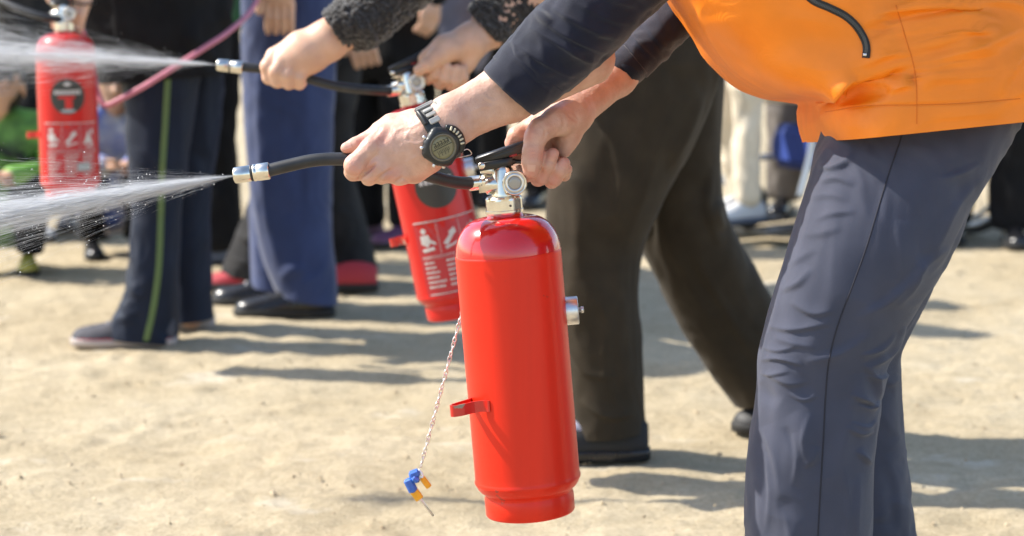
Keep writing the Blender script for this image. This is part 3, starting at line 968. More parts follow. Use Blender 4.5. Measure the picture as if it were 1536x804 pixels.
M_EYE = mat("dark eyes", (0.02, 0.014, 0.01), 0.25)
def hair_on(root, c, r, fwd, s=1.0):
    c = np.asarray(c, float); f = np.asarray(fwd, float); f = f / np.linalg.norm(f); up = np.array([0, 0, 1.0]); sd = np.cross(up, f)
    pr = [(c - f * .025 * s + up * .012 * s, c + f * .02 * s + up * .035 * s, r * 1.06, r * .92, .02 * s), (c - f * .04 * s - up * .05 * s, c - f * .035 * s, r * .8, r * .95, .02)]
    for g in (-1, 1): pr.append((c + sd * g * r * .72 - f * .015 * s, c + sd * g * r * .80 - up * .055 * s - f * .02 * s, r * .42, r * .25, .015))
    V, Q, N = sdf_mesh([(pr, 0.01)], 0.006 * max(s, .8))
    V = V + N * (0.006 * s * fbm(V * np.array([60, 60, 12]), 2, 4))[:, None]
    mk("hair", V, Q, M_HAIR, root)
    mb = MB()
    for g in (-1, 1):
        e = c + f * (r * 0.97) + sd * g * .030 * s - up * .008 * s
        mb.add(*lathe([(.001, -.004 * s), (.009 * s, -.003 * s), (.011 * s, .001 * s), (.006 * s, .004 * s), (.001 * s, .005 * s)], e, f, 12))
    mb.build("eyes", M_EYE, root)

# ================================================================== the person in the orange vest
fp_root = empty("person", Gd(1215, 1075) * np.array([1, 1, 0]), "person in orange vest and slate trousers gripping the plain extinguisher and its hose", "person")
# blood near the knuckles and finger tips
_nt = M_SKIN.node_tree; _b = _nt.nodes["Principled BSDF"]; _src = _b.inputs["Base Color"].links[0].from_socket
_at = _nt.nodes.new("ShaderNodeAttribute"); _at.attribute_name = "flush"
_mx = _nt.nodes.new("ShaderNodeMixRGB"); _ml = _nt.nodes.new("ShaderNodeMath"); _ml.operation = 'MULTIPLY'; _ml.inputs[1].default_value = 0.55
_nt.links.new(_at.outputs["Fac"], _ml.inputs[0]); _nt.links.new(_ml.outputs[0], _mx.inputs[0]); _nt.links.new(_src, _mx.inputs[1]); _mx.inputs[2].default_value = (0.60, 0.235, 0.185, 1)
_nt.links.new(_mx.outputs[0], _b.inputs["Base Color"])
# ---- skin: near (left) hand with forearm
NH = 2.742
near_spec = [
    ([[(880, 80, 40, 36), (762 - 6, 138 - 12, 22, 30), (676 - 5, 181 - 9, 6, 27)], [(886, 92, 40, 36), (762 + 6, 138 + 12, 22, 30), (676 + 5, 181 + 9, 8, 27)],
      [(674, 174, 6, 27), (640, 190, 4, 22), (574, 203, 2, 15.5)], [(674, 180, 4, 26), (640, 203, -3, 20), (570, 224, -8, 15.5)],
      [(678, 186, 4, 26), (640, 220, -3, 19), (578, 245, -8, 14.5)], [(680, 190, 6, 26), (643, 234, 0, 19), (602, 258, -3, 14)],
      [(660, 222, 10, 20), (622, 257, 9, 19)], [(655, 192, 14, 20), (622, 186, 20, 19), (588, 189, 22, 18)]], 14, 10),
    ([[(588, 189, 22, 18), (572, 197, 21, 15.5), (548, 212, 17, 12.2), (533, 218, 13, 11), (520, 222, 10, 8.8)]], 5, 7),
    ([[(576, 203, -1, 16), (556, 222, -12, 15), (532, 248, -20, 15), (530, 258, -4, 12.5), (538, 262, 14, 10)]], 6, 2.0),
    ([[(576, 228, -8, 14.5), (564, 247, -13, 13.2), (552, 261, -12, 12.5), (553, 267, 4, 11), (560, 264, 18, 10)]], 4, 2.0),
    ([[(580, 245, -8, 14.2), (574, 258, -12, 13), (572, 264, 0, 11.5), (576, 262, 16, 10)]], 5, 6),
    ([[(602, 258, -3, 14), (597, 264, -4, 12.5), (594, 266, 8, 11)]], 6, 9),
]
V, Q, N = sdf_mesh(hand_groups(near_spec, NH), 0.0015)
near_strokes = [
    ([(640, 194), (612, 203), (588, 212)], 6, 0.0009, 'r'), ([(597, 190), (588, 206), (582, 218)], 5, 0.0009, 'r'), ([(632, 214), (605, 226), (590, 236)], 7, 0.0006, 'r'),
    ([(568, 243), (552, 256), (535, 271)], 2.6, -0.0052, 'r'), ([(588, 254), (575, 262), (562, 274)], 2.6, -0.0036, 'r'), ([(606, 266), (598, 270), (588, 277)], 2.4, -0.0026, 'r'),
    ([(543, 203), (547, 209), (549, 216)], 1.6, -0.0009, 'r'), ([(539, 206), (543, 212), (545, 218)], 1.6, -0.0008, 'r'), ([(535, 210), (539, 215), (540, 220)], 1.6, -0.0006, 'r'),
    ([(574, 186), (566, 197), (557, 209)], 4, -0.0020, 'r'),
    ([(566, 203), (572, 210), (580, 214)], 1.5, -0.0007, 'r'), ([(562, 208), (568, 215), (576, 220)], 1.5, -0.0006, 'r'), ([(524, 240), (533, 247), (542, 250)], 1.5, -0.0007, 'r'), ([(521, 245), (529, 252), (538, 256)], 1.5, -0.0006, 'r'),
    ([(636, 178), (620, 190), (604, 192), (590, 200)], 2.6, 0.0008, 'r'), ([(648, 205), (628, 216), (612, 214), (596, 224)], 2.6, 0.0008, 'r'), ([(640, 232), (622, 236), (606, 246)], 2.4, 0.0007, 'r'), ([(620, 190), (612, 200), (606, 216)], 2.2, 0.0006, 'r'),
    ([(636, 180), (640, 200), (650, 222)], 1.6, -0.0007, 'r'), ([(600, 262), (606, 268), (616, 274)], 2, -0.001, 'r'), ([(590, 252), (582, 262), (576, 272)], 2.5, -0.0012, 'r'),
    ([(720, 135), (735, 150), (760, 150)], 3, 0.0006, 'r'), ([(700, 170), (725, 160), (750, 158)], 3, 0.0006, 'r'), ([(640, 195), (645, 215), (650, 232)], 8, -0.0008, 'r'), ([(700, 150), (740, 130), (760, 120)], 10, 0.0008, 'r'),
]
V = apply_strokes(V, N, near_strokes)
V = V + N * (0.00022 * fbm(V * 260, 2, 3) + 0.0003 * fbm(V * 60, 2, 8))[:, None]
skin_parts = [(V, Q.tolist())]
near_bvh = bvh_of(V, Q.tolist())
# ---- far (right) hand on the lever
FH = 2.80
far_spec = [
    ([[(990, 52, 190, 22), (921, 112, 130, 26), (856, 166, 42, 25)], [(992, 58, 190, 22), (926, 116, 125, 26), (860, 172, 32, 24)],
      [(856, 166, 40, 24), (812, 186, 26, 18), (777, 205, 18, 17)], [(856, 168, 40, 24), (820, 184, 36, 18), (792, 204, 34, 15)],
      [(858, 170, 40, 24), (830, 190, 42, 18), (812, 208, 44, 14)], [(860, 174, 38, 23), (842, 196, 44, 17), (830, 214, 46, 13)],
      [(858, 176, 24, 20), (852, 205, 24, 15), (846, 226, 22, 11)], [(852, 172, 22, 22), (835, 182, -4, 19), (812, 194, -20, 17)]], 14, 9),
    ([[(812, 194, -20, 17), (803, 206, -25, 16), (799, 229, -29, 14.3), (798, 244, -29, 14.2), (797, 255, -27, 12.4)]], 6, 7),
    ([[(777, 205, 18, 16.5), (772, 214, 22, 14), (776, 245, 24, 11), (790, 262, 8, 10.5), (800, 258, -8, 10.5), (809, 243, -13, 10), (814, 233, -13, 9)]], 4, 2.5),
    ([[(792, 204, 34, 15), (796, 245, 34, 11), (807, 268, 14, 11), (813, 266, -4, 11), (822, 248, -13, 10.6), (829, 231, -15, 9.6)]], 4, 2.0),
    ([[(812, 208, 44, 14), (818, 248, 40, 11), (828, 271, 16, 11), (832, 268, -2, 10.8), (841, 255, -10, 10.4), (846, 245, -11, 9.4)]], 4, 2.0),
    ([[(830, 214, 46, 13), (838, 240, 42, 10), (846, 262, 24, 9.5), (850, 254, 8, 9)]], 4, 2.0),
]
V, Q, N = sdf_mesh(hand_groups(far_spec, FH), 0.0015)
far_strokes = [
    ([(846, 150), (834, 168), (815, 180), (800, 190)], 3, 0.0008, 'r'), ([(860, 152), (846, 160), (838, 174)], 2.6, 0.0007, 'r'), ([(812, 206), (820, 198), (832, 194)], 1.8, -0.0008, 'r'), ([(808, 214), (816, 208), (826, 206)], 1.8, -0.0007, 'r'),
    ([(806, 250), (812, 254), (818, 262)], 2, -0.0008, 'r'), ([(818, 240), (826, 242), (834, 246)], 1.6, -0.0007, 'r'), ([(838, 250), (845, 252), (852, 256)], 1.6, -0.0006, 'r'),
    ([(787, 228), (799, 225), (811, 228)], 1.7, -0.0009, 'r'), ([(787, 233), (799, 230.5), (811, 233)], 1.7, -0.0009, 'r'), ([(788, 238), (799, 236), (810, 238)], 1.7, -0.0007, 'r'),
    ([(786, 222), (799, 221), (812, 223)], 5, 0.0006, 'r'), ([(816, 190), (818, 202), (815, 212)], 2, -0.0009, 'r'), ([(838, 165), (846, 182), (842, 196), (822, 214)], 4, -0.0014, 'r'),
    ([(765, 213), (774, 208), (783, 213)], 1.6, -0.0008, 'r'), ([(768, 217), (776, 213), (783, 217)], 1.6, -0.0006, 'r'), ([(850, 170), (860, 178), (868, 184)], 2, -0.001, 'r'),
    ([(858, 166), (866, 176), (870, 184)], 2, -0.0007, 'r'), ([(800, 176), (798, 190), (796, 204)], 8, 0.0012, 'r'), ([(784, 190), (788, 200), (790, 208)], 6, -0.0012, 'r'),
]
V = apply_strokes(V, N, far_strokes)
V = V + N * (0.00022 * fbm(V * 260, 2, 13) + 0.0003 * fbm(V * 60, 2, 18))[:, None]
skin_parts.append((V, Q.tolist()))
far_bvh = bvh_of(V, Q.tolist())
# fingernails that show
def nail(b, c, ax, wpx, lpx, parent):
    ax = np.array(ax, float); ax /= np.linalg.norm(ax); pr_ = np.array([-ax[1], ax[0]])
    rows = []
    for u in np.linspace(-1, 1, 7):
        row = []
        for v in np.linspace(-1, 1, 7):
            s_ = np.sqrt(max(0.0, 1 - 0.35 * u * u)) if u > 0 else 1.0
            q_ = np.array(c) + ax * u * lpx / 2 + pr_ * v * wpx / 2 * s_
            p, n = surf(b, q_[0], q_[1], 0.0005)
            if p is None: return
            row.append(p)
        rows.append(row)
    V = np.array(rows).reshape(-1, 3)
    F = [[i * 7 + j, i * 7 + j + 1, (i + 1) * 7 + j + 1, (i + 1) * 7 + j] for i in range(6) for j in range(6)]
    mk("fingernail", V, F, M_NAIL, parent)
nail(near_bvh, (520.5, 219.5), (-1, 0.36), 8, 13, fp_root)
nail(far_bvh, (797, 252), (-0.05, 1), 12, 10, fp_root)

# ---- trousers
seam_pts = [(1357, 186), (1349, 215), (1335, 255), (1318, 310), (1300, 370), (1280, 425), (1256, 490), (1243, 545), (1238, 600), (1235, 660), (1231, 730), (1227, 804), (1224, 900), (1222, 1000)]
near_leg = [(1248, 120, 1555, 60, 2.765, .095), (1234, 200, 1536, 160, 2.755, .098), (1221, 234, 1508, 215, 2.745, .100), (1205, 300, 1463, 290, 2.73, .100), (1178, 387, 1420, 371, 2.72, .097), (1152, 470, 1373, 462, 2.72, .090), (1138, 530, 1333, 524, 2.72, .083),
            (1136, 580, 1321, 575, 2.72, .080), (1131, 630, 1315, 628, 2.72, .080), (1122, 690, 1307, 690, 2.72, .080), (1120, 760, 1305, 760, 2.72, .080), (1121, 830, 1304, 830, 2.72, .080), (1122, 920, 1302, 920, 2.72, .080), (1125, 1038, 1302, 1038, 2.72, .080)]
tr_strokes = [
    ([(1227, 246), (1247, 253), (1269, 243), (1279, 226)], 8, 0.0055, 'f'), ([(1231, 274), (1255, 268), (1282, 278)], 8, 0.0045, 'f'), ([(1222, 331), (1249, 321), (1283, 317)], 8, 0.0034, 'f'),
    ([(1215, 296), (1245, 292), (1275, 300)], 12, 0.003, 'f'), ([(1204, 352), (1232, 350), (1262, 340)], 11, 0.003, 'f'),
    ([(1168, 437), (1198, 425), (1216, 402)], 8, 0.0045, 'f'), ([(1186, 452), (1221, 470), (1252, 464)], 9, 0.0045, 'f'), ([(1150, 488), (1190, 494), (1247, 484)], 8, 0.0045, 'f'),
    ([(1180, 400), (1200, 388), (1225, 372)], 10, 0.003, 'f'), ([(1140, 540), (1170, 538), (1206, 548)], 6, 0.0045, 'f'), ([(1137, 575), (1150, 592), (1170, 604)], 13, -0.006, 'r'),
    ([(1160, 505), (1195, 515), (1225, 520)], 12, 0.0035, 'f'), ([(1150, 560), (1185, 575), (1215, 570)], 10, 0.0035, 'f'),
    ([(1178, 640), (1190, 668), (1196, 686)], 7, -0.004, 'r'), ([(1205, 700), (1218, 690), (1226, 670)], 9, 0.004, 'f'), ([(1145, 640), (1165, 690), (1172, 750)], 15, 0.004, 'f'), ([(1190, 620), (1205, 650), (1200, 690)], 15, 0.0045, 'r'),
    ([(1135, 700), (1140, 760), (1142, 830)], 15, 0.003, 'r'), ([(1175, 760), (1185, 800), (1188, 860)], 14, 0.0035, 'f'),
    ([(1424, 371), (1389, 392), (1365, 419), (1333, 451), (1285, 480)], 12, 0.0045, 'f'), ([(1474, 268), (1450, 288), (1428, 315), (1412, 350), (1397, 390)], 13, 0.0042, 'f'), ([(1470, 246), (1428, 264), (1405, 270)], 9, 0.0032, 'f'),
    ([(1440, 300), (1420, 330), (1350, 440)], 20, 0.003, 'r'), ([(1380, 380), (1370, 420), (1345, 460)], 9, 0.003, 'f'),
    ([(1360, 490), (1330, 530), (1300, 552)], 8, 0.005, 'f'), ([(1296, 545), (1312, 570), (1318, 600)], 8, 0.005, 'f'), ([(1278, 590), (1298, 600), (1315, 612)], 8, 0.005, 'f'), ([(1285, 560), (1290, 590), (1280, 615)], 12, 0.004, 'r'),
    ([(1285, 675), (1300, 690), (1308, 694)], 7, 0.004, 'f'), ([(1270, 640), (1290, 650), (1310, 645)], 8, 0.003, 'f'), ([(1255, 600), (1265, 660), (1262, 740)], 22, 0.003, 'r'), ([(1290, 710), (1284, 770), (1286, 840)], 12, 0.003, 'f'),
    ([(1338, 555), (1318, 566), (1296, 562)], 5, 0.003, 'f'), ([(1320, 600), (1304, 612), (1284, 606)], 5, 0.003, 'f'), ([(1316, 630), (1300, 640), (1276, 634)], 5, 0.0026, 'f'), ([(1345, 500), (1322, 522), (1290, 534)], 6, 0.003, 'f'),
    ([(1142, 520), (1168, 526), (1200, 518)], 5, 0.003, 'f'), ([(1140, 560), (1160, 562), (1185, 556)], 5, 0.003, 'f'), ([(1185, 590), (1205, 600), (1228, 592)], 5, 0.0026, 'f'), ([(1190, 650), (1196, 690), (1190, 730)], 7, 0.003, 'f'), ([(1215, 620), (1205, 660), (1212, 700)], 7, 0.003, 'f'),
    ([(1150, 680), (1156, 740), (1150, 800)], 8, 0.003, 'f'), ([(1265, 700), (1272, 760), (1266, 820)], 8, 0.0024, 'f'), ([(1330, 230), (1318, 290), (1290, 380)], 9, -0.0015, 'r'), ([(1350, 330), (1352, 400), (1340, 430)], 16, 0.0022, 'f'), ([(1310, 500), (1260, 530), (1205, 545)], 14, 0.003, 'f'),
]
tr_strokes = [(a, w * 0.9, m * (0.55 if k == 'r' else (1.25 if a[0][0] < 1260 else 2.1)), k) for a, w, m, k in tr_strokes]
near_leg = [(*q_[:4], q_[4] - .05, *q_[5:]) for q_ in near_leg]
Vn, Fn = loft(near_leg, 170, 380, 2.25, tr_strokes, fine=0.0013, namp=0.0022, nscale=(16, 16, 7), seed=31)
far_leg = [(1262, 120, 1570, 60, 2.92, .11), (1256, 200, 1540, 160, 2.92, .108), (1250, 300, 1460, 290, 2.93, .10), (1222, 387, 1428, 371, 2.935, .095), (1200, 470, 1378, 462, 2.94, .088), (1190, 530, 1352, 522, 2.94, .08),
           (1190, 575, 1350, 565, 2.94, .077), (1192, 625, 1352, 621, 2.94, .077), (1196, 681, 1358, 681, 2.94, .077), (1200, 742, 1364, 742, 2.94, .077), (1206, 802, 1372, 802, 2.94, .077), (1214, 880, 1382, 880, 2.94, .077), (1222, 985, 1390, 985, 2.94, .077)]
fl_strokes = [([(1310, 535), (1335, 528), (1352, 520)], 8, 0.005, 'f'), ([(1315, 560), (1335, 575), (1350, 565)], 9, 0.004, 'f'), ([(1320, 610), (1335, 640), (1350, 650)], 12, 0.003, 'f'), ([(1330, 680), (1345, 730), (1350, 800)], 14, 0.005, 'f'), ([(1315, 700), (1320, 760), (1325, 820)], 12, 0.004, 'r')]
Vf, Ff = loft(far_leg, 96, 260, 2.25, fl_strokes, fine=0.0014, namp=0.0025, nscale=(16, 16, 7), seed=37)
V, F = join_meshes([(Vn, Fn), (Vf, Ff)])
trs = mk("trousers", V, F, M_TROUSER, fp_root)
leg_bvh = bvh_of(Vn, Fn)
V, F = tube(surf_line(leg_bvh, seam_pts, 150, 0.0001), 0.0009, 6); mk("side_seam", V, F, M_THREAD, trs)
an, af = np.array([*P(1215, 990, 2.67)[:2], 0.09]), np.array([*P(1290, 940, 2.94)[:2], 0.09])
shoe(fp_root, [an[0] + .085, an[1], 0], math.radians(183), .28, M_SHOEDULL, M_SHOEBLK)
shoe(fp_root, [af[0] + .085, af[1], 0], math.radians(176), .28, M_SHOEDULL, M_SHOEBLK)
# ---- vest
vest = [(1227, 212, 1537, 180, 2.83, .226, 4.6), (1220, 192, 1550, 160, 2.83, .226, 4.4), (1217, 170, 1562, 138, 2.83, .225, 4.2), (1215, 151, 1572, 116, 2.83, .224, 4.0), (1192, 146, 1580, 95, 2.83, .223, 4.0), (1152, 142, 1586, 70, 2.83, .220, 4.0), (1112, 122, 1590, 40, 2.83, .216, 4.0), (1078, 93, 1592, 5, 2.83, .214, 3.9),
        (1050, 60, 1590, -35, 2.83, .212, 3.8), (1024, 26, 1580, -75, 2.83, .213, 3.6), (1000, -4, 1562, -115, 2.83, .214, 3.4), (972, -50, 1520, -170, 2.83, .216, 2.4), (950, -110, 1430, -240, 2.83, .22, 2.4), (945, -170, 1300, -300, 2.83, .21, 2.4), (955, -215, 1180, -325, 2.83, .15, 2.4)]
v_strokes = [
    ([(1230, 166), (1240, 146), (1262, 129), (1284, 118)], 8, 0.010, 'f'), ([(1246, 160), (1289, 138), (1333, 115), (1373, 103)], 12, -0.0085, 'f'), ([(1348, 14), (1399, 6), (1454, 8), (1485, 18)], 9, 0.006, 'f'),
    ([(1365, 78), (1412, 60), (1454, 46), (1500, 44)], 15, 0.006, 'f'), ([(1380, 133), (1426, 100), (1481, 68), (1536, 38)], 18, 0.007, 'f'), ([(1495, 146), (1516, 109), (1540, 72)], 10, 0.005, 'f'),
    ([(1300, 40), (1325, 22), (1348, 8)], 10, 0.005, 'f'), ([(1306, 60), (1330, 40), (1350, 15)], 8, -0.003, 'f'), ([(1110, 60), (1190, 70), (1280, 60)], 40, -0.006, 'r'),
    ([(1370, 105), (1372, 122), (1373, 118)], 6, -0.004, 'r'), ([(1355, 40), (1364, 42), (1372, 46)], 3, -0.002, 'r'), ([(1366, 90), (1376, 96), (1386, 108)], 3.5, -0.002, 'r'),
    ([(1330, 140), (1350, 130), (1372, 126)], 9, 0.004, 'f'), ([(1435, 156), (1440, 168), (1446, 180)], 5, 0.0022, 'f'), ([(1462, 154), (1466, 166), (1464, 180)], 5, 0.0022, 'f'), ([(1480, 152), (1484, 164), (1484, 178)], 5, 0.0022, 'f'),
    ([(1240, 166), (1300, 158), (1376, 157), (1450, 154), (1540, 146)], 2.5, -0.0012, 'r'), ([(1226, 150), (1233, 170), (1236, 190)], 6, 0.004, 'f'),
    ([(1400, 30), (1440, 24), (1500, 30)], 12, 0.004, 'f'), ([(1390, 100), (1440, 80), (1500, 76)], 14, 0.004, 'f'), ([(1420, 140), (1450, 118), (1490, 100)], 10, 0.003, 'f'), ([(1296, 100), (1325, 84), (1362, 78)], 9, 0.004, 'f'),
]
v_strokes = [(a, w * 1.1, m * (2.1 if k == 'f' else 1.3), k) for a, w, m, k in v_strokes]
vest = [(*q_[:4], q_[4] - .035, q_[5] + .014, q_[6]) for q_ in vest]
Vv, Fv = loft(vest, 260, 300, 2.6, v_strokes, bz=-0.085, fine=0.0010, namp=0.004, nscale=(5, 5, 9), seed=51)
vo = mk("vest", Vv, Fv, M_ORANGE, fp_root)
vest_bvh = bvh_of(Vv, Fv)
V, F = surf_ribbon(vest_bvh, [(1205, -12), (1222, 2), (1245, 12), (1268, 24), (1285, 40), (1296, 58), (1300, 72), (1299, 87)], 11.5, 70)
zp = mk("zip", V, F, mat("black zip tape", (0.016, 0.014, 0.012), 0.65, bump=0.3, bscale=600), vo)
zl = surf_line(vest_bvh, [(1205, -12), (1222, 2), (1245, 12), (1268, 24), (1285, 40), (1296, 58), (1300, 72), (1299, 80)], 76, 0.0020)
mb = MB()
for k in range(len(zl) - 1):
    d_ = zl[k + 1] - zl[k]; n_ = np.cross(d_, np.array([0, -1.0, 0])); n_ /= np.linalg.norm(n_)
    mb.add(*boxbar(zl[k] - n_ * .0018, zl[k] + n_ * .0018, .0008, .0012, (0, 1, 0), 0.2))
mb.build("zip_teeth", mat("dark zip metal", (0.10, 0.10, 0.10), 0.35, metal=0.8), zp, smooth=False)
pz, nz_ = surf(vest_bvh, 1298, 81, 0.003)
V, F = boxbar(pz, pz + np.array([0, 0, -.003]), .004, .002, (1, 0, 0)); mk("zip_stop", V, F, M_ALU, zp)
V, F = tube(surf_line(vest_bvh, [(1344, 8), (1352, 35), (1361, 65), (1369, 92), (1374, 120), (1375, 150), (1375, 186)], 70, 0.0000), 0.0007, 6); mk("side_seam", V, F, M_ORTHREAD, vo)
V, F = tube(surf_line(vest_bvh, [(1238, 168), (1300, 159), (1376, 157.5), (1450, 155), (1530, 148)], 70, 0.0000), 0.0006, 6); mk("hem_seam", V, F, M_ORTHREAD, vo)
# ---- sleeves
sl_near = [(752, 74, 834, 149, 2.765, .052), (768, 56, 858, 130, 2.765, .056), (788, 33, 892, 102, 2.765, .060), (806, 10, 930, 66, 2.765, .062), (838, -26, 985, 12, 2.765, .064), (885, -72, 1040, -36, 2.755, .066), (955, -135, 1110, -85, 2.74, .068), (1010, -190, 1160, -150, 2.72, .066)]
s_strokes = [([(792, 40), (830, 62), (880, 90), (905, 92)], 6, 0.004, 'f'), ([(800, 18), (840, 48), (890, 72), (915, 80)], 8, 0.006, 'f'), ([(815, 2), (850, 25), (900, 50), (940, 58)], 9, 0.006, 'f'), ([(848, -8), (880, 12), (920, 30), (960, 34)], 9, 0.005, 'f'),
             ([(765, 62), (800, 85), (845, 110), (872, 116)], 5, 0.003, 'f'), ([(870, -30), (910, -5), (960, 10)], 9, 0.005, 'f'), ([(806, 12), (812, 22), (830, 36)], 7, 0.005, 'r'), ([(845, 60), (868, 85), (890, 98)], 8, 0.003, 'r')]
V, F = loft(sl_near, 96, 150, 2.1, s_strokes, namp=0.003, nscale=(20, 20, 20), seed=61)
so = mk("sleeve", V, F, M_NAVY, fp_root)
cuff = [(726, 106, 800, 172, 2.762, .046), (728, 101, 806, 169, 2.762, .049), (738, 89, 820, 160, 2.763, .051), (752, 72, 838, 147, 2.765, .054), (760, 64, 848, 139, 2.765, .054)]
V, F = loft(cuff, 96, 60, 2.1, [([(752, 75), (790, 110), (835, 146)], 3, -0.0012, 'r')], namp=0.0012, nscale=(20, 20, 20), seed=62)
mk("cuff", V, F, M_NAVY, so)
sl_far = [(928, 66, 968, 115, 2.955, .044), (948, 45, 992, 94, 2.97, .046), (972, 18, 1026, 58, 2.985, .050), (1005, -25, 1070, 10, 3.0, .054), (1040, -90, 1115, -55, 3.01, .06), (1070, -170, 1150, -140, 3.0, .06)]
V, F = loft(sl_far, 72, 100, 2.1, [([(945, 50), (965, 75), (988, 95)], 6, 0.004, 'f'), ([(965, 30), (985, 60), (1008, 76)], 7, 0.004, 'f')], namp=0.003, nscale=(22, 22, 22), seed=63)
so = mk("sleeve", V, F, M_NAVY, fp_root)
cuff = [(905, 88, 936, 142, 2.932, .038), (907, 84, 940, 140, 2.935, .042), (918, 74, 954, 128, 2.945, .044), (931, 62, 972, 112, 2.957, .047)]
V, F = loft(cuff, 72, 40, 2.1, namp=0.001, nscale=(20, 20, 20), seed=64)
mk("cuff", V, F, M_NAVY, so)

# ---- coarse rest of the body, under the clothes
hips = P(1400, 110, 2.83); chest = P(1130, -110, 2.83)
shn = P(1060, -190, 2.66); shf = P(1060, -190, 3.02)
hn, hf = P(1370, 190, 2.74), P(1380, 190, 2.92)
headc = P(925, -330, 2.84)
pr = [(hips, chest, .10, .11, .05), (shn, shf, .05, .05, .06), (chest, (shn + shf) / 2, .11, .08, .05), *bones(near_leg, .04), *bones(far_leg, .04),
      (hn, hips, .06, .09, .04), (hf, hips, .06, .09, .04), ((shn + shf) / 2, headc, .055, .05, .03),
      *bones(sl_near, .026), *bones(sl_far, .022)]
fdir = np.array([-0.9, 0, -0.45])
V, Q, N = sdf_mesh([(pr, .03), (head_prims(headc, .085, fdir), .03)], 0.010)
skin_parts.append((V, Q.tolist()))
V, F = join_meshes(skin_parts)
fb = mk("body", V, F, M_SKIN, fp_root)
fl = np.zeros(len(V)); pxy = proj(V)
for cx_, cy_, rr_ in ((572, 206, 13), (530, 252, 13), (556, 250, 11), (545, 212, 10), (519, 223, 9), (590, 262, 14), (799, 231, 11), (828, 232, 9), (846, 246, 9), (797, 258, 13), (765, 214, 12), (812, 234, 9), (812, 268, 12), (832, 270, 12), (792, 200, 14)):
    fl = np.maximum(fl, np.exp(-((pxy[:, 0] - cx_) ** 2 + (pxy[:, 1] - cy_) ** 2) / rr_ ** 2))
at_ = fb.data.attributes.new("flush", 'FLOAT', 'POINT'); at_.data.foreach_set("value", fl.astype(np.float32))
hair_on(fp_root, headc, .085, fdir)
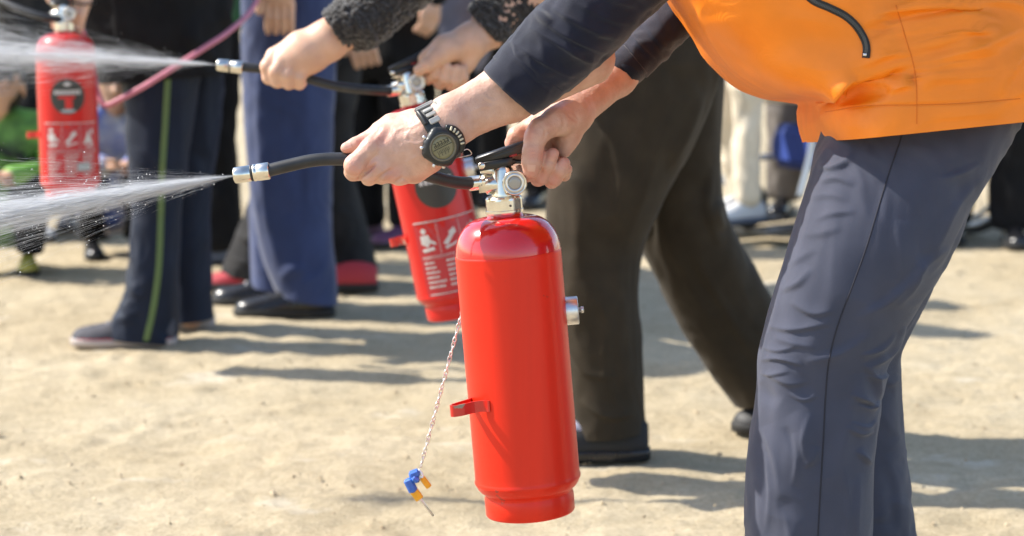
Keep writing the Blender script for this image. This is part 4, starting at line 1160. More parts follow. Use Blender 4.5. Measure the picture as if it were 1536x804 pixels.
# ---- wristwatch on the near wrist
def wristwatch():
    fa = P(676, 181, 2.745) - P(762, 138, 2.765); fa /= np.linalg.norm(fa)      # towards the hand
    wc = P(656, 200, 2.747)
    yv = np.array([0, 1.0, 0]); yv -= fa * (yv @ fa); yv /= np.linalg.norm(yv)
    vv = np.cross(yv, fa)
    if vv[2] < 0: vv = -vv                                                     # up the thumb side
    root = empty("wristwatch", wc, "chunky black digital wristwatch with pale inlays on the strap, on a bare wrist", "wristwatch")
    A, B = 0.0352, 0.0272
    n = 72
    V = []; F = []
    for k in range(n):
        t = 2 * math.pi * k / n
        c = wc + vv * A * math.cos(t) - yv * B * math.sin(t)
        nn = vv * math.cos(t) / A - yv * math.sin(t) / B; nn /= np.linalg.norm(nn)
        w = 0.0135 if not (0.12 < (t % (2 * math.pi)) / math.pi < 0.85) else 0.0160
        for u, r in ((-w, -.0010), (-w, .0024), (-w + .0015, .0034), (w - .0015, .0034), (w, .0024), (w, -.0010)):
            V.append(c + fa * u + nn * r)
    for k in range(n):
        k2 = (k + 1) % n
        for i in range(6):
            j = (i + 1) % 6
            F.append([k * 6 + i, k * 6 + j, k2 * 6 + j, k2 * 6 + i])
    strap = mk("strap", V, F, M_BLACKPL, root)
    def at(t, u, r):
        c = wc + vv * A * math.cos(t) - yv * B * math.sin(t)
        nn = vv * math.cos(t) / A - yv * math.sin(t) / B; nn /= np.linalg.norm(nn)
        return c + fa * u + nn * r, nn
    plate = mat("pale strap inlay", (0.44, 0.42, 0.38), 0.38, metal=0.3, var=0.06, vscale=100)
    for t, w, h in ((0.16, .0200, .0022), (0.34, .0200, .0022), (0.60, .0105, .0055), (0.84, .0105, .0055), (1.10, .0110, .0075)):
        c, nn = at(t, 0.001, 0.0042)
        V, F = boxbar(c - fa * w / 2 * 1.25, c + fa * w / 2 * 1.25, 0.0030, h, nn, 0.3); mk("strap_inlay", V, F, plate, strap, smooth=False)
    for s in (-1, 1):
        V = []; 
        pts = [at(t, s * 0.0125, 0.0036)[0] for t in np.linspace(0.46, 1.10, 10)]
        V, F = tube(pts, 0.0030, 8, 24); mk("strap_rail", V, F, M_BLACKPL, strap)
    # case: sits on the back of the wrist, facing out
    cc, nn = at(1.98, 0.0085, 0.0)
    nn = nn * 0.75 - yv * 0.55; nn /= np.linalg.norm(nn)
    fu = fa - nn * (fa @ nn); fu /= np.linalg.norm(fu); fv = np.cross(nn, fu)
    if fv[2] < 0: fv = -fv
    def mod(th, z): return 1.0 + 0.05 * np.cos(4 * th + 0.4) * (1 if z < 0.0125 else 0.4) + 0.035 * (np.cos(8 * th) > 0.3) * (1 if z < 0.011 else 0)
    V, F = lathe([(0.0195, 0.0), (0.0228, 0.0015), (0.0238, 0.004), (0.0238, 0.0085), (0.0226, 0.0108), (0.0208, 0.0128), (0.0185, 0.0138), (0.0166, 0.0136), (0.0158, 0.0120), (0.0154, 0.0112)], cc, nn, 96, fv, mod)
    case = mk("case", V, F, M_BLACKPL, root)
    V, F = lathe([(0.0172, 0.0), (0.0176, 0.0012), (0.0166, 0.0022), (0.0148, 0.0020), (0.0143, 0.0006)], cc + nn * 0.0122, nn, 64, fv); mk("bezel_ring", V, F, mat("bronze grey bezel", (0.16, 0.145, 0.11), 0.4, metal=0.5), case)
    V, F = lathe([(0.0146, 0.0), (0.0144, 0.0010), (0.010, 0.0013)], cc + nn * 0.0126, nn, 64, fv)
    lcd = mk("display", V, F, mat("olive display", (0.20, 0.185, 0.10), 0.35, coat=0.25, var=0.1, vscale=150), case)
    ink = mat("display ink", (0.02, 0.02, 0.012), 0.4)
    def seg(u0, v0, u1, v1, w):
        V, F = boxbar(cc + nn * 0.0141 - fu * u0 + fv * v0, cc + nn * 0.0141 - fu * u1 + fv * v1, w, 0.0004, np.cross(nn, (-fu * (u1 - u0) + fv * (v1 - v0))), 0.1)
        return V, F
    mb = MB()
    mb.add(*seg(-0.013, 0.0012, 0.013, 0.0012, 0.0009))
    for k in range(5):
        u = -0.0095 + k * 0.0042
        mb.add(*seg(u, 0.0028, u, 0.0056, 0.0010)); mb.add(*seg(u + .0022, 0.0028, u + .0022, 0.0086, 0.0010)); mb.add(*seg(u, 0.0058, u + .0022, 0.0058, 0.0009)); mb.add(*seg(u, 0.0088, u + .0022, 0.0088, 0.0009))
    for k in range(4):
        u = -0.0085 + k * 0.0042
        mb.add(*seg(u, -0.0090, u, -0.0012, 0.0005)); mb.add(*seg(u + .0022, -0.0050, u + .0022, -0.0012, 0.0005)); mb.add(*seg(u, -0.0052, u + .0022, -0.0052, 0.0005))
    mb.build("display_digits", ink, lcd, smooth=False)
    # guard with bars on the elbow side
    mb = MB(); g = []
    for t in np.linspace(-0.75, 0.95, 9):
        g.append(cc + nn * 0.0072 + (-fu * math.cos(t) + fv * math.sin(t)) * 0.0248)
    V, F = tube(np.array(g), [0.003, 0.0058, 0.0062, 0.0058, 0.003], 14, 40); gd = mk("side_guard", V, F, M_BLACKPL, case)
    cream = mat("cream inlay", (0.62, 0.56, 0.40), 0.4)
    for t in np.linspace(-0.25, 0.72, 6):
        r = -fu * math.cos(t) + fv * math.sin(t)
        c = cc + nn * 0.0128 + r * 0.0252
        V, F = boxbar(c - r * 0.0026 + nn * .0008, c + r * 0.0028 - nn * .0012, 0.0024, 0.0022, np.cross(nn, r), 0.25); mk("guard_bar", V, F, cream, gd, smooth=False)
    for t in (2.2, 2.75, 3.9, 4.4):
        r = fu * math.cos(t) * -1 + fv * math.sin(t)
        V, F = lathe([(0.0018, 0), (0.0022, 0.001), (0.0022, 0.0042), (0.0014, 0.005)], cc + nn * 0.0060 + r * 0.0222, r, 14); mk("push_button", V, F, M_ALU, case)
    c0, _ = at(2.55, -0.012, 0.004); c1, _ = at(3.2, -0.010, 0.003)
    V, F = tube([c0, c0 - fa * .010 - vv * .001, (c0 + c1) / 2 - fa * .014 - vv * .006 - yv * .004, c1 - fa * .006 - vv * .002, c1], 0.0006, 8, 30); mk("wire_loop", V, F, M_ALU, root)
wristwatch()

# ================================================================== the person in the black fleece (holds the second extinguisher)
mp_root = empty("person", Gd(930, 690), "person in fuzzy black fleece and dark brown trousers aiming the leaning printed extinguisher", "person")
MH = 3.955
mid_left = [
    ([[(600, -20, 60, 27), (520, 32, 10, 24), (490, 55, 4, 23)], [(606, -8, 60, 27), (526, 44, 10, 24), (494, 66, 4, 22)],
      [(490, 56, 4, 22), (450, 68, 2, 19), (412, 84, 2, 13)], [(490, 58, 0, 22), (455, 76, -8, 18), (424, 92, -14, 13)],
      [(492, 62, 0, 22), (462, 82, -10, 17), (440, 98, -17, 12)], [(494, 68, 2, 22), (470, 90, -4, 16), (456, 104, -12, 11)], [(480, 60, 14, 20), (440, 75, 24, 14), (412, 96, 26, 11)]], 16, 10),
    ([[(412, 84, 0, 13), (402, 100, -16, 11.5), (404, 116, -12, 10.5), (410, 120, 10, 9)]], 5, 4),
    ([[(424, 92, -14, 13), (414, 108, -24, 11.5), (416, 121, -18, 10.5), (422, 122, 8, 9)]], 5, 4),
    ([[(440, 98, -17, 12), (431, 113, -24, 11), (433, 124, -18, 10), (438, 124, 8, 9)]], 5, 4),
    ([[(456, 104, -12, 11), (448, 116, -18, 10), (449, 125, -12, 9.2), (453, 124, 8, 8)]], 5, 4),
]
V1, Q1, N1 = sdf_mesh(hand_groups(mid_left, MH), 0.0026)
MR = 3.99
mid_right = [
    ([[(800, -20, 90, 26), (735, 35, 50, 23), (705, 58, 22, 22)], [(806, -8, 90, 26), (740, 46, 50, 23), (708, 68, 22, 20)],
      [(706, 58, 20, 21), (668, 70, 8, 17), (638, 88, 6, 12)], [(706, 60, 26, 21), (672, 76, 24, 16), (648, 94, 24, 11)], [(708, 64, 28, 20), (682, 84, 34, 15), (664, 100, 36, 10)],
      [(708, 70, 14, 18), (700, 92, 16, 13), (694, 108, 16, 10)], [(702, 62, 12, 18), (676, 74, -8, 15), (656, 86, -18, 13)]], 14, 8),
    ([[(656, 86, -18, 12), (642, 97, -24, 10.5), (629, 105, -24, 9)]], 5, 6),
    ([[(638, 88, 6, 11), (634, 106, 12, 9), (642, 118, 2, 8.5), (652, 112, -12, 8.5), (655, 100, -14, 7.5)]], 4, 2.5),
    ([[(648, 94, 24, 11), (650, 114, 22, 9), (660, 125, 4, 9), (668, 118, -12, 9), (671, 102, -14, 8)]], 4, 2),
    ([[(664, 100, 36, 10), (668, 118, 26, 9), (677, 127, 6, 9), (683, 120, -10, 9), (685, 104, -12, 8)]], 4, 2),
    ([[(676, 100, 36, 9), (682, 118, 28, 8), (690, 124, 10, 8), (695, 116, -4, 8), (695, 104, -6, 7)]], 4, 2),
]
V2, Q2, N2 = sdf_mesh(hand_groups(mid_right, MR), 0.0026)
legA = [(880, 0, 1075, -20, 4.18, .12), (862, 70, 1080, 50, 4.18, .12), (848, 130, 1082, 105, 4.17, .118), (830, 220, 1040, 210, 4.16, .11), (821, 310, 990, 310, 4.15, .10), (824, 372, 964, 370, 4.15, .092), (830, 435, 956, 435, 4.14, .085),
        (838, 500, 961, 500, 4.14, .083), (846, 570, 964, 570, 4.14, .083), (858, 630, 966, 625, 4.14, .083), (866, 652, 967, 640, 4.14, .083)]
stA = [([(1072, 160), (1040, 250), (1000, 340)], 9, 0.005, 'f'), ([(905, 150), (930, 260), (925, 380)], 12, 0.004, 'f'), ([(850, 520), (880, 560), (930, 565)], 8, 0.003, 'f'), ([(870, 600), (910, 625), (955, 620)], 8, 0.004, 'f'), ([(1010, 160), (985, 220), (960, 300), (940, 360)], 14, 0.006, 'f'), ([(1060, 130), (1030, 200), (1000, 260)], 12, 0.006, 'f'), ([(990, 120), (960, 200), (935, 300)], 12, 0.004, 'f'), ([(900, 420), (905, 500), (908, 600)], 10, 0.003, 'f'), ([(860, 240), (870, 340), (868, 420)], 14, 0.004, 'r'), ([(940, 440), (930, 520), (935, 600)], 12, 0.003, 'f')]
stA = [(a, w, m * 1.9, k) for a, w, m, k in stA]
Va, Fa = loft(legA, 110, 220, 2.2, stA, namp=0.003, nscale=(12, 12, 5), seed=71)
legB = [(905, 0, 1080, -20, 4.33, .11), (895, 70, 1086, 50, 4.33, .11), (890, 130, 1085, 115, 4.33, .108), (905, 220, 1080, 215, 4.33, .10), (935, 300, 1083, 300, 4.34, .095), (962, 370, 1110, 362, 4.35, .09), (1002, 456, 1150, 432, 4.37, .085), (1052, 540, 1182, 500, 4.38, .083), (1090, 592, 1204, 548, 4.38, .083), (1104, 610, 1212, 566, 4.38, .083)]
stB = [([(1040, 380), (1080, 450), (1130, 540)], 9, 0.004, 'f'), ([(1070, 250), (1060, 310), (1080, 370)], 10, 0.006, 'f'), ([(1082, 300), (1072, 320), (1084, 345)], 8, 0.006, 'r'), ([(1000, 350), (1030, 420), (1070, 490)], 12, 0.003, 'f')]
stB = [(a, w, m * 1.9, k) for a, w, m, k in stB]
Vb, Fb = loft(legB, 100, 200, 2.2, stB, namp=0.003, nscale=(12, 12, 5), seed=73)
V, F = join_meshes([(Va, Fa), (Vb, Fb)])
mk("trousers", V, F, M_BROWN, mp_root)
M_SOCK = mat("lavender grey sock", (0.30, 0.30, 0.38), 0.85, bump=0.4, bscale=400)
h1 = Gd(972, 688)
shoe(mp_root, h1, math.radians(180), .262, M_SHOEDULL, M_SHOEBLK, 0.022)
sp = h1 + np.array([-.10, 0, .070])
V, Q, N = sdf_mesh([([(sp + np.array([.035, 0, .05]), sp, .034, .030, .01), (sp, sp + np.array([-.035, 0, -.012]), .032, .024, .01)], .01)], 0.004)
mk("sock", V, Q, M_SOCK, mp_root)
t2 = Gd(1101, 650)
shoe(mp_root, t2 + np.array([.255, 0.02, 0]), math.radians(180), .255, mat('worn charcoal shoe', (0.035, 0.034, 0.034), 0.6, bump=.3, bscale=250), M_DARKSOLE, 0.02)
jk = [(872, 30, 1078, 10, 4.24, .19), (850, -20, 1075, -40, 4.23, .19), (805, -100, 1050, -120, 4.2, .19), (770, -190, 990, -220, 4.17, .19), (770, -270, 900, -300, 4.16, .14)]
V, F = loft(jk, 80, 80, 2.4, namp=0.006, nscale=(9, 9, 9), seed=75, rough_amp=0.003, rough_scale=140)
mk("fleece", V, F, M_FUZZ, mp_root)
s1 = [(486, 22, 519, 68, MH + .005, .042), (492, 12, 530, 72, MH + .008, .047), (512, -2, 558, 70, MH + .015, .052), (545, -25, 596, 46, MH + .03, .055), (585, -55, 640, 5, MH + .045, .056), (640, -105, 695, -50, MH + .03, .056), (700, -165, 760, -120, MH + .02, .058), (770, -240, 830, -200, MH + .02, .058)]
V, F = loft(s1, 150, 260, 2.1, namp=0.004, nscale=(14, 14, 14), seed=77, rough_amp=0.0035, rough_scale=190)
mk("sleeve", V, F, M_FUZZ, mp_root)
s2 = [(704, 18, 748, 66, 4.035, .040), (710, 6, 762, 62, 4.045, .045), (730, -14, 792, 42, 4.07, .05), (760, -40, 828, 8, 4.1, .054), (800, -80, 870, -35, 4.16, .056), (830, -150, 890, -120, 4.24, .056), (840, -230, 890, -210, 4.3, .056)]
V, F = loft(s2, 150, 220, 2.1, namp=0.004, nscale=(14, 14, 14), seed=78, rough_amp=0.0035, rough_scale=190)
mk("sleeve", V, F, M_FUZZ, mp_root)

hips = P(970, 40, 4.22); chest = P(890, -120, 4.15); sh1 = P(830, -230, 3.97); sh2 = P(830, -230, 4.36); headc = P(740, -340, 4.1)
pr = [(hips, chest, .10, .11, .05), (sh1, sh2, .045, .045, .06), (chest, (sh1 + sh2) / 2, .10, .07, .05), *bones(legA), *bones(legB),
      ((sh1 + sh2) / 2, headc, .05, .05, .03), *bones(s1, .022), *bones(s2, .022)]
fdir = np.array([-0.9, -0.05, -0.4])
V3, Q3, N3 = sdf_mesh([(pr, .03), (head_prims(headc, .082, fdir), .03)], 0.011)
V, F = join_meshes([(V1, Q1.tolist()), (V2, Q2.tolist()), (V3, Q3.tolist())])
mk("body", V, F, M_SKIN2, mp_root)
hair_on(mp_root, headc, .082, fdir)
# ================================================================== upper body helper for people seen only below the waist
def upper_body(root, hip, sh_mid, half, fwd, head_c, m_top, arms, name="jacket", skin=None, hand_curl=0.4, legs=()):
    """arms: list of (shoulder, elbow, wrist); everything in world coordinates"""
    hip = np.asarray(hip, float); sh_mid = np.asarray(sh_mid, float); head_c = np.asarray(head_c, float)
    f = np.asarray(fwd, float); f = f / np.linalg.norm(f)
    sd = np.array([-f[1], f[0], 0]); sd = sd / (np.linalg.norm(sd) + 1e-9)
    body = [(hip, sh_mid, .09, .09, .05), (sh_mid - sd * half * .8, sh_mid + sd * half * .8, .05, .05, .05), (sh_mid, head_c, .05, .05, .03)]
    top = []
    for o in (-1, 1):
        top.append((hip + sd * o * half * .45, sh_mid + sd * o * half * .45 - np.array([0, 0, .05]), .125, .115, .06))
    top.append((sh_mid - sd * half * .75, sh_mid + sd * half * .75, .075, .075, .06))
    hands = []
    for s_, e_, w_ in arms:
        s_, e_, w_ = [np.asarray(q_, float) for q_ in (s_, e_, w_)]
        body += [(s_, e_, .042, .036, .02), (e_, w_, .036, .026, .02)]
        top += [(s_, e_, .062, .052, .04), (e_, w_ - (w_ - e_) * 0.06, .052, .042, .03)]
        d = (w_ - e_) / np.linalg.norm(w_ - e_)
        down = d * 0.85 + np.array([0, 0, -1]) * 0.15; down /= np.linalg.norm(down)
        across = f - down * (f @ down); across /= np.linalg.norm(across) + 1e-9
        inn = np.cross(down, across)
        g = [([(w_, w_ + down * .05 + across * a_, .024, .018, .012) for a_ in (-.02, 0, .02)], .01)]
        for i_, a_ in enumerate((-.030, -.010, .010, .030)):
            b0 = w_ + down * .065 + across * a_; b1 = b0 + down * .034 + inn * .010 * hand_curl; b2 = b1 + down * .024 + inn * .03 * hand_curl; b3 = b2 + down * .012 + inn * .025 * hand_curl
            g.append(([(w_ + down * .05 + across * a_ * .8, b0, .012, .0105, .004), (b0, b1, .0105, .0095, .003), (b1, b2, .0095, .0088, .003), (b2, b3, .0088, .0078, .003)], .004))
        t0 = w_ + down * .025 + across * .026; t1 = t0 + down * .03 + across * .022; t2_ = t1 + down * .03 + across * .004
        g.append(([(t0, t1, .014, .012, .005), (t1, t2_, .012, .0095, .004)], .006))
        V, Q, N = sdf_mesh(g, 0.0042)
        hands.append((V, Q.tolist()))
    for a, b, ra, rb in legs: body.append((np.asarray(a, float), np.asarray(b, float), ra, rb, .03))
    V, Q, N = sdf_mesh([(body, .03), (head_prims(head_c, .083, f), .03)], 0.011)
    V, F = join_meshes([(V, Q.tolist())] + hands)
    mk("body", V, F, skin or M_SKIN2, root)
    hair_on(root, head_c, .083, f)
    V, Q, N = sdf_mesh([(top, .04)], 0.011)
    V = V + N * (0.010 * (1 - 2 * np.abs(fbm(V * np.array([9, 9, 6]), 3, int(abs(hip[0]) * 100)))))[:, None]
    return mk(name, V, Q, m_top, root)

M_NAVYTRK = mat("navy track trousers", (0.008, 0.013, 0.028), 0.62, var=0.15, vscale=12, bump=0.2, bscale=400, sheen=0.05, spec=0.18)
M_PIPING = mat("green piping", (0.10, 0.155, 0.05), 0.7)
M_BLACKCL = mat("black cloth", (0.008, 0.008, 0.009), 0.85, var=0.2, vscale=15, bump=0.3, bscale=300, sheen=0.02, spec=0.18)
M_BLUETR = mat("royal navy trousers", (0.036, 0.052, 0.128), 0.70, var=0.12, vscale=12, bump=0.2, bscale=400, sheen=0.2, spec=0.18)
M_CHAR = mat("charcoal trousers", (0.028, 0.027, 0.027), 0.85, var=0.2, vscale=15, bump=0.3, bscale=300, spec=0.18)
M_GREYSH = mat("grey trainer fabric", (0.060, 0.058, 0.068), 0.8, var=0.2, vscale=60, bump=0.4, bscale=300)
M_PALESOLE = mat("pale rubber sole", (0.42, 0.36, 0.33), 0.7)
M_REDSH = mat("red trainer", (0.42, 0.03, 0.04), 0.6, bump=0.3, bscale=300)
M_LACE = mat("pale laces", (0.55, 0.54, 0.52), 0.8)

# ---- navy track trousers with green piping, holds the far extinguisher
pa = empty("person", Gd(190, 521), "person in navy track trousers with green side piping and grey trainers", "person")
na = [(172, 60, 312, 50, 5.42, .10), (182, 110, 300, 105, 5.42, .098), (188, 160, 292, 155, 5.42, .095), (192, 230, 282, 230, 5.41, .088), (197, 310, 275, 310, 5.41, .083), (193, 385, 270, 385, 5.40, .083), (183, 445, 268, 445, 5.40, .085), (165, 482, 266, 486, 5.40, .087), (152, 500, 265, 512, 5.40, .087)]
sa = [([(190, 400), (200, 435), (215, 440), (222, 405)], 9, 0.008, 'f'), ([(180, 450), (195, 470), (215, 462)], 9, 0.008, 'f'), ([(200, 330), (210, 380), (205, 420)], 10, 0.005, 'f'), ([(270, 120), (272, 220), (262, 320)], 10, 0.005, 'f'), ([(258, 300), (254, 400), (256, 480)], 9, 0.004, 'f'), ([(160, 490), (180, 478), (205, 480)], 7, 0.007, 'r')]
Va, Fa = loft(na, 80, 160, 2.2, sa, namp=0.004, nscale=(10, 10, 5), seed=81)
nb = [(235, 60, 338, 50, 5.62, .09), (240, 120, 336, 115, 5.62, .088), (246, 200, 328, 200, 5.62, .085), (250, 300, 314, 300, 5.62, .08), (254, 400, 315, 400, 5.62, .08), (256, 460, 318, 458, 5.62, .08), (257, 480, 319, 476, 5.62, .08)]
Vb, Fb = loft(nb, 70, 120, 2.2, namp=0.004, nscale=(10, 10, 5), seed=83)
V, F = join_meshes([(Va, Fa), (Vb, Fb)])
to = mk("trousers", V, F, M_NAVYTRK, pa)
V, F = surf_ribbon(bvh_of(Va, Fa), [(252, 112), (248, 180), (243, 260), (241, 330), (238, 400), (231, 455), (224, 490), (219, 511)], 9, 70, 0.0016); mk("piping", V, F, M_PIPING, to)
shoe(pa, Gd(263, 517), math.radians(181), .252, M_GREYSH, M_PALESOLE, 0.02, stripe=M_REDSH, laces=mat("grey laces", (0.25, 0.24, 0.26), 0.8))
shoe(pa, Gd(320, 491), math.radians(181), .25, M_GREYSH, M_PALESOLE, 0.03)
hp = P(235, 40, 5.5); sm = P(190, -250, 5.45)
upper_body(pa, hp, sm, .20, (-1, 0, 0), P(160, -385, 5.45), M_BLACKCL,
           [(P(185, -245, 5.27), P(160, -120, 5.18), P(126, -42, 5.13)), (P(190, -245, 5.65), P(120, -130, 5.6), P(40, -90, 5.4))],
           legs=[b_[:4] for b_ in bones(na) + bones(nb)])
jb = [(150, 122, 340, 108, 5.5, .19), (138, 80, 343, 62, 5.5, .195), (118, 20, 346, 5, 5.49, .2), (108, -60, 344, -80, 5.48, .2), (115, -160, 320, -180, 5.46, .2), (130, -240, 270, -262, 5.46, .17)]
V, F = loft(jb, 80, 90, 2.5, [([(200, 20), (225, 60), (240, 100)], 12, 0.012, 'f'), ([(300, 10), (285, 60), (270, 100)], 12, 0.012, 'f')], namp=0.008, nscale=(8, 8, 7), seed=85)
mk("coat", V, F, M_BLACKCL, pa)
# hose of the far extinguisher, pink tube
V, F = tube([P(92, 30, 5.09), P(60, 24, 5.08), P(20, 10, 5.1), P(-30, -12, 5.15)], 0.0085, 14, 40); mk("hose", V, F, M_RUBBER, ext_far)
V, F = tube([P(122, 44, 5.16), P(134, 74, 5.19), P(139, 100, 5.20), P(145, 132, 5.20), P(153, 153, 5.19), P(162, 158, 5.185), P(182, 148, 5.18), P(215, 130, 5.18), P(255, 105, 5.20), P(300, 76, 5.24), P(345, 46, 5.32), P(380, 10, 5.5), P(400, -40, 5.6)], 0.0066, 14, 120)
o = mk("pink_tube", V, F, mat("pink rubber", (0.60, 0.20, 0.26), 0.55, var=0.12, vscale=30), None)
origin_to_base(o); tag(o, "sagging pink rubber tube hanging across the black coat", "tube")

# ---- royal navy trousers, black leather shoes
pb = empty("person", Gd(430, 478), "person in royal navy trousers and laced black leather shoes with one hand hanging", "person")
na = [(360, -30, 512, -40, 5.86, .10), (363, 60, 506, 55, 5.86, .098), (366, 160, 500, 160, 5.86, .095), (372, 250, 497, 250, 5.86, .092), (382, 330, 497, 330, 5.86, .09), (396, 390, 501, 390, 5.86, .09), (410, 425, 504, 430, 5.86, .09), (420, 440, 505, 456, 5.86, .09)]
sb_ = [([(392, 60), (388, 180), (396, 280), (404, 350), (420, 400)], 9, 0.010, 'f'), ([(372, 180), (378, 260), (392, 340), (405, 400)], 8, 0.008, 'f'), ([(470, 60), (460, 180), (470, 300)], 14, 0.006, 'f'), ([(420, 420), (440, 405), (455, 410)], 9, 0.010, 'r'), ([(430, 60), (425, 200), (440, 320)], 16, 0.006, 'f'), ([(495, 380), (480, 410), (450, 430)], 9, 0.006, 'f')]
Va, Fa = loft(na, 90, 160, 2.2, sb_, namp=0.004, nscale=(10, 10, 4), seed=91)
nb = [(366, -30, 490, -40, 6.04, .09), (370, 100, 480, 100, 6.04, .085), (374, 250, 460, 250, 6.04, .08), (376, 350, 446, 350, 6.05, .08), (378, 415, 446, 420, 6.05, .08), (380, 428, 447, 436, 6.05, .08)]
Vb, Fb = loft(nb, 70, 110, 2.2, namp=0.004, nscale=(10, 10, 4), seed=93)
V, F = join_meshes([(Va, Fa), (Vb, Fb)]); mk("trousers", V, F, M_BLUETR, pb)
shoe(pb, Gd(501, 473), math.radians(182), .262, M_SHOEBLK, M_DARKSOLE, 0.02, laces=M_SHOEDULL)
shoe(pb, Gd(462, 455), math.radians(181), .262, M_SHOEBLK, M_DARKSOLE, 0.02, laces=M_LACE)
hp = P(435, -60, 5.95); sm = hp + np.array([-.02, 0, .50])
upper_body(pb, hp, sm, .20, (-1, 0, 0), sm + np.array([-.04, 0, .24]), mat("navy jacket", (0.02, 0.026, 0.05), 0.8),
           [(sm + np.array([0, -.2, 0]), sm + np.array([.03, -.25, -.27]), P(420, -32, 5.68)), (sm + np.array([0, .2, 0]), sm + np.array([0, .24, -.27]), sm + np.array([-.06, .22, -.5]))],
           legs=[b_[:4] for b_ in bones(na) + bones(nb)])

# ---- charcoal trousers and red trainers, mid step
pc = empty("person", Gd(430, 430), "person in charcoal trousers and red trainers stepping behind the royal navy trousers", "person")
na = [(420, -40, 530, -40, 6.35, .10), (415, 60, 515, 60, 6.35, .095), (405, 160, 488, 160, 6.35, .09), (386, 270, 462, 270, 6.35, .085), (360, 340, 440, 345, 6.35, .083), (342, 385, 424, 395, 6.35, .083), (333, 406, 418, 424, 6.35, .083)]
Va, Fa = loft(na, 70, 130, 2.2, [([(355, 350), (375, 360), (400, 350)], 9, 0.009, 'f'), ([(345, 385), (370, 395), (395, 385)], 8, 0.009, 'f'), ([(375, 300), (385, 350), (380, 400)], 9, 0.006, 'f')], namp=0.006, nscale=(10, 10, 7), seed=101)
nb = [(440, -40, 545, -40, 6.45, .10), (448, 60, 545, 60, 6.45, .095), (458, 160, 534, 160, 6.45, .088), (470, 250, 530, 250, 6.46, .082), (484, 330, 546, 328, 6.46, .082), (497, 390, 560, 384, 6.46, .082), (502, 418, 565, 410, 6.46, .082)]
Vb, Fb = loft(nb, 70, 120, 2.2, namp=0.006, nscale=(10, 10, 6), seed=103)
V, F = join_meshes([(Va, Fa), (Vb, Fb)]); mk("trousers", V, F, M_CHAR, pc)
shoe(pc, Gd(426, 433), math.radians(181), .235, M_REDSH, M_DARKSOLE, 0.022)
shoe(pc, Gd(566, 436), math.radians(181), .245, M_REDSH, M_DARKSOLE, 0.026)
hp = P(480, -70, 6.4); sm = hp + np.array([-.03, 0, .48])
upper_body(pc, hp, sm, .19, (-1, 0, 0), sm + np.array([-.04, 0, .24]), M_BLACKCL,
           [(sm + np.array([0, -.2, 0]), sm + np.array([.04, -.25, -.26]), P(534, 30, 6.22)), (sm + np.array([0, .2, 0]), sm + np.array([0, .24, -.27]), sm + np.array([-.06, .22, -.5]))],
           legs=[b_[:4] for b_ in bones(na) + bones(nb)])

